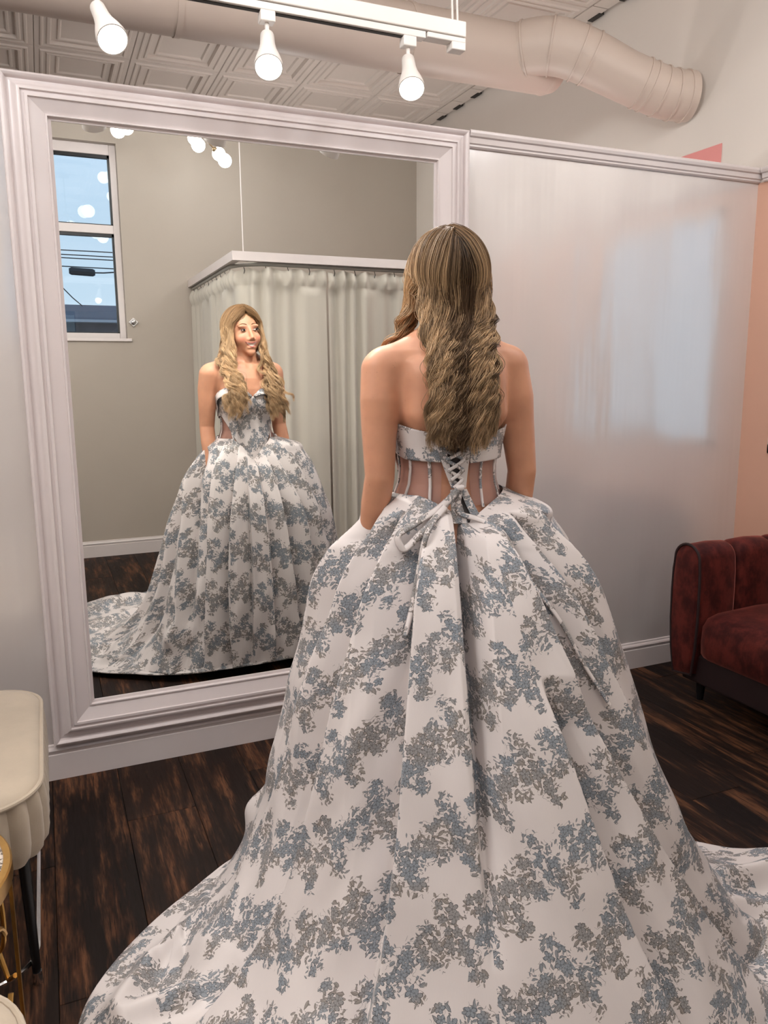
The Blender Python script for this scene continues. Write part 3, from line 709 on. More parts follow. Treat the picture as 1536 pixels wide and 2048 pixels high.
    for x in (xf+0.09, xb-0.07):
        for y in (-1.75, -0.40):
            MB().tube([(x, y, 0.10), (x, y, 0.0)], [0.022, 0.013], 12).build('leg', M['black'], t, smooth=True)
sofa()
# ------------------------------------------------------------------ the bride: body grown as one implicit surface
PX, PY = 0.888, -1.03
YAW = math.radians(-7.0)                # facing a little to the right of the mirror's normal
BR = np.array([[math.cos(YAW), -math.sin(YAW), 0], [math.sin(YAW), math.cos(YAW), 0], [0, 0, 1]])
def b2w(P): return np.asarray(P, float) @ BR.T + np.array([PX, PY, 0.0])
def w2b(P): return (np.asarray(P, float)-np.array([PX, PY, 0.0])) @ BR
def rot(ax, deg):
    return np.array(Matrix.Rotation(math.radians(deg), 3, ax))
HC = np.array([0.0, 0.004, 1.540])      # head centre
HR = rot('Z', -4) @ rot('Y', -4) @ rot('X', 2)
def h2b(P): return np.asarray(P, float) @ HR.T + HC
def b2h(P): return (np.asarray(P, float)-HC) @ HR

def smin(a, b, k):
    h = np.clip(0.5+0.5*(b-a)/k, 0, 1); return b+(a-b)*h-k*h*(1-h)
def ell(P, c, r):
    q = (P-np.array(c, P.dtype)); r = np.array(r, P.dtype)
    k0 = np.sqrt(((q/r)**2).sum(-1)); k1 = np.sqrt(((q/(r*r))**2).sum(-1))
    return k0*(k0-1)/np.maximum(k1, 1e-6)
def cap(P, a, b, ra, rb):
    a = np.array(a, P.dtype); b = np.array(b, P.dtype); ba = b-a; pa = P-a
    h = np.clip((pa@ba)/(ba@ba), 0, 1)
    return np.sqrt(((pa-h[..., None]*ba)**2).sum(-1))-(ra+(rb-ra)*h)
TZ = np.array([0.78, 0.88, 0.97, 1.04, 1.085, 1.12, 1.17, 1.22, 1.28, 1.33, 1.365, 1.39, 1.41, 1.43, 1.45])
TA = np.array([.160, .168, .158, .130, .113, .111, .118, .129, .140, .150, .150, .132, .095, .062, .048])
TB = np.array([.100, .118, .112, .096, .086, .084, .088, .097, .103, .098, .086, .074, .062, .052, .046])
TC = np.array([-.02, -.022, -.012, .0, .0, .0, .002, .004, .004, -.002, -.010, -.014, -.016, -.014, -.010])
def torso(P):
    z = P[..., 2]
    a = np.interp(z, TZ, TA); b = np.interp(z, TZ, TB); c = np.interp(z, TZ, TC)
    x = np.abs(P[..., 0])/a; y = np.abs(P[..., 1]-c)/b
    k = (x**2.3+y**2.3)**(1/2.3)
    d = (k-1)*np.minimum(a, b)*0.95
    d = np.maximum(d, np.maximum(z-1.46, 0.80-z))
    return d.astype(P.dtype)
def chest(P):
    d = torso(P)
    for s in (-1, 1):
        d = smin(d, ell(P, (s*0.066, 0.068, 1.232), (0.064, 0.056, 0.062)), 0.035)
    return d
def head_parts():
    L = []          # (fn(P_head), centre, half-size, k)
    L.append((lambda P: ell(P, (0, -0.014, 0.030), (0.071, 0.091, 0.080)), 0.02))
    L.append((lambda P: ell(P, (0, 0.026, -0.040), (0.054, 0.060, 0.062)), 0.03))
    L.append((lambda P: ell(P, (0, 0.068, -0.094), (0.019, 0.017, 0.015)), 0.022))
    for s in (-1, 1):
        L.append((lambda P, s=s: ell(P, (s*0.034, 0.055, -0.030), (0.024, 0.024, 0.022)), 0.022))
        L.append((lambda P, s=s: ell(P, (s*0.028, 0.067, 0.026), (0.024, 0.010, 0.008)), 0.012))
        L.append((lambda P, s=s: ell(P, (s*0.073, -0.006, -0.006), (0.008, 0.018, 0.030)), 0.008))
        L.append((lambda P, s=s: ell(P, (s*0.012, 0.086, -0.036), (0.008, 0.009, 0.007)), 0.008))
    L.append((lambda P: cap(P, (0, 0.079, 0.016), (0, 0.098, -0.028), 0.0055, 0.0090), 0.012))
    L.append((lambda P: ell(P, (0, 0.082, -0.050), (0.020, 0.010, 0.006)), 0.008))
    L.append((lambda P: ell(P, (0, 0.079, -0.072), (0.019, 0.010, 0.007)), 0.008))
    return L
HP = head_parts()
def head_sdf(Ph):
    d = None
    for f, k in HP:
        e = f(Ph); d = e if d is None else smin(d, e, k)
    for s in (-1, 1):                    # eye sockets
        e = -ell(Ph, (s*0.031, 0.090, 0.008), (0.017, 0.017, 0.011)); d = -smin(-d, -e, 0.008) if False else np.maximum(d, e)
    return d
def limbs():
    """chains of tapered segments (shared radii at the joints), each chain blended to the body as a whole"""
    L = []
    for s in (-1, 1):
        sh, el, wr = (s*0.153, -0.012, 1.350), (s*0.180, -0.038, 1.105), (s*0.192, 0.035, 0.895)
        if s < 0: sh = (-0.166, -0.012, 1.347)
        if s > 0: el, wr = (0.184, -0.034, 1.105), (0.198, 0.040, 0.895)
        mid = tuple(np.array(sh)*0.5+np.array(el)*0.5+np.array((s*0.004, 0, 0))); fa = tuple(np.array(el)*0.68+np.array(wr)*0.32)
        pm = (wr[0]+s*0.001, 0.062, 0.835)
        L.append(([(sh, .0475), (tuple(np.array(sh)*0.72+np.array(el)*0.28+np.array((s*0.004, -0.004, 0))), .0455), (mid, .0415), (el, .0345), (fa, .0345), (wr, .0235), (pm, .021)], .022, .012))
        for i, (fl, oy) in enumerate(((0.058, 0.030), (0.066, 0.014), (0.062, -0.002), (0.050, -0.017))):
            k = (pm[0], pm[1]+oy, 0.815); m_ = (pm[0]-s*0.004, pm[1]+0.004+oy*1.15, 0.815-fl*0.6); t = (pm[0]-s*0.014, pm[1]+0.006+oy*1.1, 0.815-fl)
            L.append(([(pm, .012), (k, .0095), (m_, .0085), (t, .0072)], .004, .003))
        L.append(([(wr, .014), ((pm[0]-s*0.006, pm[1]+0.006, 0.872), .012), ((pm[0]-s*0.020, pm[1]+0.036, 0.835), .010), ((pm[0]-s*0.027, pm[1]+0.050, 0.805), .008)], .005, .004))
        L.append(([((s*0.030, -0.020, 1.432), .036), ((s*0.085, -0.018, 1.398), .034), ((s*0.145, -0.014, 1.366), .034)], .03, .01))
        L.append(([((s*0.02, 0.046, 1.382), .011), ((s*0.09, 0.040, 1.388), .010), ((s*0.14, 0.012, 1.385), .012)], .022, .006))
        L.append(([((s*0.085, -0.02, 0.86), .082), ((s*0.085, 0.0, 0.47), .052), ((s*0.085, -0.03, 0.30), .052), ((s*0.085, -0.02, 0.085), .032), ((s*0.085, -0.03, 0.045), .034)], .04, .012))
        L.append(([((s*0.085, -0.045, 0.035), .033), ((s*0.09, 0.10, 0.026), .028), ((s*0.088, 0.155, 0.018), .016)], .02, .008))
        L.append(([((s*0.070, -0.072, 1.33), .030), ((s*0.090, -0.076, 1.25), .024)], .045, .01))
    L.append(([((0, -0.022, 1.37), .050), ((0, 0.006, 1.475), .046)], .03, .01))
    L.append(([((-0.05, -0.03, 0.86), .10), ((0.05, -0.03, 0.86), .10)], .05, .01))
    return L
def chain_sdf(P, ch, kc):
    d = None
    for (a, ra), (b, rb) in zip(ch[:-1], ch[1:]):
        e = cap(P, a, b, ra, rb); d = e if d is None else np.minimum(d, e)
    return d
GH = 0.0034
GLO = np.array([-0.262, -0.185, -0.010]); GN = np.ceil((np.array([0.262, 0.225, 1.685])-GLO)/GH).astype(int)
GD = np.full(GN, 0.5, np.float32)
def gadd(fn, lo, hi, k, pad=0.045):
    i0 = np.maximum(0, np.floor((np.array(lo)-pad-GLO)/GH).astype(int)); i1 = np.minimum(GN, np.ceil((np.array(hi)+pad-GLO)/GH).astype(int)+1)
    ax = [GLO[j]+GH*np.arange(i0[j], i1[j], dtype=np.float32) for j in range(3)]
    P = np.stack(np.meshgrid(*ax, indexing='ij'), -1).astype(np.float32)
    sl = tuple(slice(i0[j], i1[j]) for j in range(3))
    GD[sl] = smin(GD[sl], fn(P).astype(np.float32), np.float32(k))
gadd(chest, (-.18, -.13, 0.80), (.18, .14, 1.46), 0.02)
for ch, k, kc in limbs():
    pts = np.array([c[0] for c in ch]); r_ = max(c[1] for c in ch)
    gadd(lambda P: chain_sdf(P, ch, kc), pts.min(0)-r_, pts.max(0)+r_, k)
gadd(lambda P: head_sdf(b2h(P).astype(np.float32)), (-.10, -.12, 1.42), (.10, .14, 1.67), 0.014)

def surface_nets(D, lo, h):
    S = D < 0
    c = [S[i:S.shape[0]-1+i, j:S.shape[1]-1+j, k:S.shape[2]-1+k] for i in (0, 1) for j in (0, 1) for k in (0, 1)]
    n_in = sum(x.astype(np.int8) for x in c); act = (n_in > 0) & (n_in < 8)
    I = np.argwhere(act); idx = np.full(act.shape, -1, np.int64); idx[act] = np.arange(len(I))
    acc = np.zeros((len(I), 3)); cnt = np.zeros(len(I))
    for ax in range(3):
        o1, o2 = [a for a in range(3) if a != ax]
        for u in (0, 1):
            for v in (0, 1):
                p = I.copy(); p[:, o1] += u; p[:, o2] += v; q = p.copy(); q[:, ax] += 1
                a = D[p[:, 0], p[:, 1], p[:, 2]]; b = D[q[:, 0], q[:, 1], q[:, 2]]
                x = (a < 0) != (b < 0); t = np.where(x, a/np.where(x, a-b, 1), 0)
                e = p.astype(float); e[:, ax] += t; acc[x] += e[x]; cnt[x] += 1
    V = lo+h*(acc/cnt[:, None]); F = []
    for ax in range(3):
        o1, o2 = (ax+1) % 3, (ax+2) % 3
        sl0 = [slice(None)]*3; sl1 = [slice(None)]*3; sl0[ax] = slice(0, -1); sl1[ax] = slice(1, None)
        A, B = S[tuple(sl0)], S[tuple(sl1)]; E = np.argwhere(A != B)
        E = E[(E[:, o1] > 0) & (E[:, o2] > 0) & (E[:, o1] < S.shape[o1]-1) & (E[:, o2] < S.shape[o2]-1)]
        q = []
        for u, v in ((1, 1), (0, 1), (0, 0), (1, 0)):
            p = E.copy(); p[:, o1] -= u; p[:, o2] -= v; q.append(idx[p[:, 0], p[:, 1], p[:, 2]])
        Q = np.stack(q, -1); ins = A[E[:, 0], E[:, 1], E[:, 2]]
        Q[~ins] = Q[~ins][:, ::-1]; F.append(Q)
    return V, np.concatenate(F)
def gsample(P):
    q = (P-GLO)/GH; i = np.clip(np.floor(q).astype(int), 1, GN-3); f = np.clip(q-i, 0, 1)
    out = 0
    for dx in (0, 1):
        for dy in (0, 1):
            for dz in (0, 1):
                w = (f[:, 0] if dx else 1-f[:, 0])*(f[:, 1] if dy else 1-f[:, 1])*(f[:, 2] if dz else 1-f[:, 2])
                out = out+w*GD[i[:, 0]+dx, i[:, 1]+dy, i[:, 2]+dz]
    return out
def push_out(P, clear, it=2):
    for _ in range(it):
        d = gsample(P); bad = d < clear
        if not bad.any(): break
        B = P[bad]; e = 0.004
        g = np.stack([gsample(B+v)-gsample(B-v) for v in np.eye(3)*e], -1); g /= np.linalg.norm(g, axis=1)[:, None]+1e-9
        P = P.copy(); P[bad] = B+g*np.clip((clear if np.isscalar(clear) else clear[bad])-d[bad], 0, 0.05)[:, None]
    return P

person = thing('person', 'woman with long wavy blonde hair wearing a strapless white ball gown with blue-grey floral print', 'person', (PX, PY, 0))
def skin_mat():
    m = bpy.data.materials.new('skin'); m.use_nodes = True; T = NT(m.node_tree); b = m.node_tree.nodes['Principled BSDF']
    at = T.n('ShaderNodeAttribute', attribute_name='tone')
    co = T.n('ShaderNodeTexCoord').outputs['Object']
    f = T.noise(co, 14.0, 3.0); sp = T.step(T.noise(co, 130.0, 1.0), 0.72, 0.80)
    c = T.mix(T.step(f, 0.3, 0.7), (0.92, 0.90, 0.90), (1.06, 1.05, 1.04))
    x = T.n('ShaderNodeMix', data_type='RGBA', blend_type='MULTIPLY'); x.inputs[0].default_value = 1.0
    T.put(x.inputs[6], at.outputs['Color']); T.put(x.inputs[7], c)
    T.put(b.inputs['Base Color'], T.mix(T.m('MULTIPLY', sp, 0.25), x.outputs[2], (0.30, 0.14, 0.08)))
    b.inputs['Roughness'].default_value = 0.45; b.inputs['Specular IOR Level'].default_value = 0.4
    b.inputs['Subsurface Weight'].default_value = 0.12; b.inputs['Subsurface Radius'].default_value = (0.012, 0.005, 0.003); b.inputs['Subsurface Scale'].default_value = 1.0
    return m
M['skin'] = skin_mat()
SKIN = np.array(srgb(206, 151, 121)); LIPC = np.array(srgb(176, 92, 84)); HAIRC = np.array(srgb(120, 88, 58))
BV, BF = surface_nets(GD, GLO, GH)
body = mk('body', b2w(BV), BF, M['skin'], person, smooth=True)
def paint_body():
    H = b2h(BV); col = np.tile(SKIN, (len(BV), 1)).astype(np.float32)
    def blend(w, c, k=1.0):
        w = np.clip(w, 0, 1)[:, None]*k; col[:, :4] = col*(1-w)+np.array(c)*w
    near = (np.linalg.norm(H, axis=1) < 0.16) & (H[:, 2] > -0.125)
    fr = H[:, 1] > 0.02
    for s in (-1, 1):
        d = np.sqrt(((H[:, 0]-s*0.041)/0.026)**2+((H[:, 2]+0.030)/0.022)**2); blend(near*fr*(1-d), srgb(214, 118, 100), 0.55)
        d = np.sqrt(((H[:, 0]-s*0.031)/0.021)**2+((H[:, 2]-0.014)/0.012)**2); blend(near*fr*(1.6-1.6*d), srgb(132, 86, 66), 0.75)
    x, z = H[:, 0], H[:, 2]
    # scalp in hair colour: above a hairline that arches over the forehead and falls behind the ears
    hl = 0.078-0.9*np.abs(x)-4.0*x*x
    sc = near & (((H[:, 1] > 0.02) & (z > np.maximum(hl, 0.02)) & (np.abs(x) > 0.0)) & (z > 0.062-7*x*x) | ((H[:, 1] <= 0.02) & (z > -0.05)))
    col[sc] = HAIRC
    a = body.data.attributes.new('tone', 'FLOAT_COLOR', 'POINT'); a.data.foreach_set('color', col.ravel())
paint_body()
# ---- face pieces that lie on the head
def face_y(x, z):
    x = np.asarray(x, float); z = np.asarray(z, float)
    lo = np.full(x.shape, 0.02); hi = np.full(x.shape, 0.135)
    for _ in range(30):
        m_ = (lo+hi)/2; d = head_sdf(np.stack([x, m_, z], -1)); lo = np.where(d < 0, m_, lo); hi = np.where(d < 0, hi, m_)
    return hi
def face_patch(name, top, bot, xs, m, off, th=0.002, nv=6):
    """curved patch between two z-curves, following the face"""
    V, F = [], []
    n = len(xs)
    for layer, o in ((0, off), (1, off-th)):
        for k in range(nv):
            u = k/(nv-1); z = top*(1-u)+bot*u; y = face_y(xs, z)+o*(math.sin(PI*min(max(u, 0.12), 0.88)))
            V += [tuple(q) for q in b2w(h2b(np.stack([xs, y, z], -1)))]
    for k in range(nv-1):
        for i in range(n-1): F.append((k*n+i, k*n+i+1, (k+1)*n+i+1, (k+1)*n+i))
    return MB().add(V[:n*nv], F[:(nv-1)*(n-1)]).build(name, m, body, smooth=True)
def face_tube(name, xs, zs, r, m, off=0.001):
    ys = face_y(np.array(xs), np.array(zs))+off
    P = b2w(h2b(np.stack([xs, ys, zs], -1)))
    return MB().tube([tuple(p) for p in P], r, 6).build(name, m, body, smooth=True)
M['lip'] = mat('lip_pink', srgb(192, 112, 102), 0.35, var=0.05)
M['teeth'] = mat('teeth_white', srgb(236, 228, 216), 0.25, var=0.01)
M['brow'] = mat('brow_brown', srgb(112, 76, 52), 0.8, var=0.1)
M['lash'] = mat('lash_dark', srgb(44, 30, 26), 0.7, var=0.1)
def eye_mat():
    m = bpy.data.materials.new('eye'); m.use_nodes = True; T = NT(m.node_tree); b = m.node_tree.nodes['Principled BSDF']
    at = T.n('ShaderNodeAttribute', attribute_name='tone'); T.put(b.inputs['Base Color'], at.outputs['Color']); b.inputs['Roughness'].default_value = 0.1
    return m
M['eye'] = eye_mat()
def face():
    xs = np.linspace(-0.0285, 0.0285, 25); q = (xs/0.0285)**2
    ztop = -0.0535+0.0085*q; zbot = -0.0675+0.0225*q
    face_patch('lips', ztop+0.0045*(1-0.75*q), ztop-0.0005, xs*1.06, M['lip'], 0.0022)
    face_patch('lips', zbot+0.0008, zbot-0.0058*(1-0.6*q), xs*1.02, M['lip'], 0.0028)
    face_patch('teeth', ztop-0.0002, zbot+0.0012-0.0004*q, xs*0.97, M['teeth'], 0.0012)
    face_tube('mouth_line', xs, ztop-0.0003, 0.0006, M['lip'], 0.0003)
    for s in (-1, 1):
        x = s*np.linspace(0.012, 0.050, 12); u = np.linspace(0, 1, 12)
        z = 0.0305+0.009*np.sin(PI*(u*0.62+0.05))-0.010*u**2
        face_tube('eyebrow', x, z, list(0.0022*np.sin(PI*np.clip(u*0.9+0.1, 0, 1))**0.6*(1-0.6*u)+0.0006), M['brow'], 0.0006)
        x = s*np.linspace(0.0165, 0.0465, 12); z = 0.0086+0.0050*np.sin(PI*u**0.9)-0.001*u
        c = (s*0.0312, 0.0755, 0.0078)
        P = [(xx, c[1]+0.0082*math.sqrt(max(0, 1-((xx-c[0])/0.0185)**2))+0.001, zz) for xx, zz in zip(x, z)]
        MB().tube([tuple(p) for p in b2w(h2b(np.array(P)))], [0.0006+0.0011*a_ for a_ in u], 6).build('eyelashes', M['lash'], body, smooth=True)
        # eye: flattened ball with an iris looking to the mirror
        n, m_ = 20, 14; V = []
        for i in range(m_+1):
            a = PI*i/m_
            for j in range(n):
                b_ = 2*PI*j/n; V.append((c[0]+0.0142*math.sin(a)*math.cos(b_), c[1]+0.0092*math.cos(a), c[2]+0.0050*math.sin(a)*math.sin(b_)))
        F = [(i*n+j, i*n+(j+1) % n, (i+1)*n+(j+1) % n, (i+1)*n+j) for i in range(m_) for j in range(n)]
        V = np.array(V); o = MB().add(b2w(h2b(V)), F).build('eye', M['eye'], body, smooth=True)
        d = np.sqrt((V[:, 0]-c[0]-0.0015)**2+(V[:, 2]-c[2]-0.0006)**2)
        colr = np.tile(np.array(srgb(226, 214, 206)), (len(V), 1)); colr[(d < 0.0064) & (V[:, 1] > c[1])] = srgb(62, 58, 54); colr[(d < 0.0034) & (V[:, 1] > c[1])] = srgb(14, 12, 12)
        a = o.data.attributes.new('tone', 'FLOAT_COLOR', 'POINT'); a.data.foreach_set('color', colr.astype(np.float32).ravel())
face()

# ------------------------------------------------------------------ hair: long wavy locks, parted in the middle
def hair_mat():
    m = bpy.data.materials.new('blonde_hair'); m.use_nodes = True; T = NT(m.node_tree); b = m.node_tree.nodes['Principled BSDF']
    hi = T.n('ShaderNodeHairInfo'); tn = T.n('ShaderNodeAttribute', attribute_name='tone')
    t = T.sep(tn.outputs['Color'])[0]
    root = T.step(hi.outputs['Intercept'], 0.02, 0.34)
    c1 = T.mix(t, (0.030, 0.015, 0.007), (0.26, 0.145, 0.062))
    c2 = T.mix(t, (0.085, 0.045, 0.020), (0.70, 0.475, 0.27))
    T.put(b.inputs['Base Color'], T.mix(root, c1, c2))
    b.inputs['Roughness'].default_value = 0.48; b.inputs['Specular IOR Level'].default_value = 0.35
    return m
M['hair'] = hair_mat()
def catmull(P, n):
    P = np.asarray(P, float); d = np.concatenate([[0], np.cumsum(np.linalg.norm(np.diff(P, axis=0), axis=1))])
    t = np.linspace(0, d[-1], n)
    m_ = np.gradient(P, d, axis=0)
    i = np.clip(np.searchsorted(d, t, side='right')-1, 0, len(P)-2); h = (d[i+1]-d[i]); u = (t-d[i])/h; u = u[:, None]; h = h[:, None]
    return (2*u**3-3*u**2+1)*P[i]+(u**3-2*u**2+u)*h*m_[i]+(-2*u**3+3*u**2)*P[i+1]+(u**3-u**2)*h*m_[i+1]
def hair():
    r = np.random.default_rng(21)
    NP = 60; strands = []; tones = []
    SK = np.array([0, -0.014, 0.030]); SR = np.array([0.071, 0.091, 0.080])
    def on_skull(az, el, k):
        d = np.array([math.cos(el)*math.cos(az), math.cos(el)*math.sin(az), math.sin(el)])
        return SK+d*SR*k
    nl = 0
    locks = []
    for side in (-1, 1):
        for t in np.linspace(0, 1, 30):
            for layer in range(4):
                locks.append((side, min(1, max(0, t+r.normal(0, 0.02))), layer))
    for side, t, layer in locks:
        a = math.radians(47+t*90)                       # along the parting, hairline to crown
        rootd = np.array([side*(0.03+0.03*layer), math.cos(a), math.sin(a)-0.05*layer]); rootd /= np.linalg.norm(rootd)
        P0 = SK+rootd*SR*1.02
        az = math.radians(40-120*t+r.normal(0, 3)-layer*3); az = az if side > 0 else PI-az
        azd = math.degrees(az if side > 0 else PI-az)
        k = 1.00+0.03*r.random()+(0.04 if layer == 0 else 0)
        def mid(u, kk):
            d0 = rootd; d1 = np.array([math.cos(az), math.sin(az), -0.08 if azd < 30 else 0.15]); d1 /= np.linalg.norm(d1)
            d = d0*(1-u)+d1*u; d /= np.linalg.norm(d); return SK+d*SR*kk
        pts = [h2b(P0), h2b(mid(0.30, 1.03)), h2b(mid(0.62, k)), h2b(mid(1.0, k+0.02))]
        j = r.normal(0, 1, 8); q = r.random()
        if azd > -14:                                   # falls forward over the shoulder
            w = min(1, (azd+14)/54)
            xo = 0.096-0.018*w
            pts += [np.array([side*(xo+0.008*j[0]), 0.015+0.055*w, 1.462]), np.array([side*(xo+0.022+0.010*j[1]-0.02*w), 0.040+0.05*w, 1.385]),
                    np.array([side*(0.106-0.030*w+0.017*j[2]), 0.118+0.02*w, 1.300]), np.array([side*(0.114-0.024*w+0.022*j[3]), 0.150, 1.225+0.02*j[4]]), np.array([side*(0.124-0.026*w+0.026*j[3]), 0.152, 1.178+0.026*j[4]])]
        else:                                           # falls down the back
            w = (-14-azd)/66                            # 0 = beside the ear, 1 = middle of the back
            x = side*(0.004+0.066*(1-w)**0.9)-0.010*w-0.006
            pts += [np.array([side*0.070*(1-0.9*w)+x*0.25, -0.070-0.030*w, 1.455]), np.array([x*1.02+0.004*j[0], -0.112-0.008*w, 1.375]), np.array([x+0.006*j[1], -0.126, 1.300]), np.array([x+0.008*j[2], -0.124, 1.235]), np.array([x*1.0+0.009*j[2], -0.122, 1.182+0.014*j[4]+0.012*(1-w)])]
        G = catmull(np.array(pts), NP)
        s = np.concatenate([[0], np.cumsum(np.linalg.norm(np.diff(G, axis=0), axis=1))])
        lamp_ = 0.0092+0.002*r.normal()
        base = 0.50+0.26*r.normal()
        ns = 62 if azd < -14 else 46
        if azd > -14: base += 0.26; lamp_ *= 1.15
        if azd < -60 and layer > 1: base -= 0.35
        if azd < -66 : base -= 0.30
        wl = 0.080+0.009*r.normal(); ph = r.random()*2*PI+ (0.8 if side > 0 else 0)
        T_ = np.gradient(G, axis=0); T_ /= np.linalg.norm(T_, axis=1)[:, None]+1e-9
        out = G-np.array([0, -0.005, 0]); out[:, 2] = 0; out /= np.linalg.norm(out, axis=1)[:, None]+1e-9
        lat = np.cross(T_, out); lat /= np.linalg.norm(lat, axis=1)[:, None]+1e-9
        ramp = np.clip((s-0.12)/0.13, 0, 1)*np.clip((s[-1]+0.01-s)/0.07, 0, 1)**0.6
        wid = np.interp(s/s[-1], [0, 0.15, 0.35, 0.6, 0.85, 1], [0.006, 0.010, 0.0085, 0.0075, 0.008, 0.009])
        clear0 = [0.013, 0.009, 0.006, 0.004][layer]
        for _ in range(ns):
            o1, o2 = r.normal(0, 0.55, 2); dph = r.normal(0, 0.13); L = 1-abs(r.normal(0, 0.04))
            amp = lamp_*(1+0.12*r.normal())*ramp
            aa = 2*PI*s/wl+ph+dph
            S_ = G+lat*(o1*wid+amp*np.sin(aa))[:, None]+out*(o2*wid*0.6+0.6*amp*np.cos(aa))[:, None]
            fr = r.normal(0, 0.0008, (6, 3)); S_ = S_+np.stack([np.interp(np.arange(NP), np.linspace(0, NP-1, 6), fr[:, i]) for i in range(3)], -1)*ramp[:, None]
            if r.random() < 0.03:
                S_ = S_+(out*0.010*r.random()+lat*r.normal(0, 0.010))*(s/s[-1])[:, None]
            u = np.linspace(0, L, NP)*(NP-1)
            S_ = np.stack([np.interp(u, np.arange(NP), S_[:, i]) for i in range(3)], -1)
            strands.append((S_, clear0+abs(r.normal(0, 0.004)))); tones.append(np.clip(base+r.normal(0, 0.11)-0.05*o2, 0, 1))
    X = np.stack([q for q, _ in strands]); cl = np.repeat(np.array([c for _, c in strands]), NP)
    Y = push_out(X.reshape(-1, 3), cl, 2)
    Y = b2w(Y)-np.array([PX, PY, 0])
    N = len(strands)
    hc = bpy.data.hair_curves.new('hair'); hc.add_curves([NP]*N)
    hc.attributes['position'].data.foreach_set('vector', Y.astype(np.float32).ravel()) if 'position' in hc.attributes else hc.position_data.foreach_set('vector', Y.astype(np.float32).ravel())
    ra = hc.attributes.get('radius') or hc.attributes.new('radius', 'FLOAT', 'POINT')
    rad = np.tile(np.interp(np.linspace(0, 1, NP), [0, 0.1, 0.8, 1], [0.0005, 0.00062, 0.00058, 0.0002]), N)
    ra.data.foreach_set('value', rad.astype(np.float32))
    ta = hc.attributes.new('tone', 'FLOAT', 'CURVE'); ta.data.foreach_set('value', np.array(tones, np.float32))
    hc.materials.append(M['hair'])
    o = bpy.data.objects.new('hair', hc); C.objects.link(o); o.parent = person
hair()
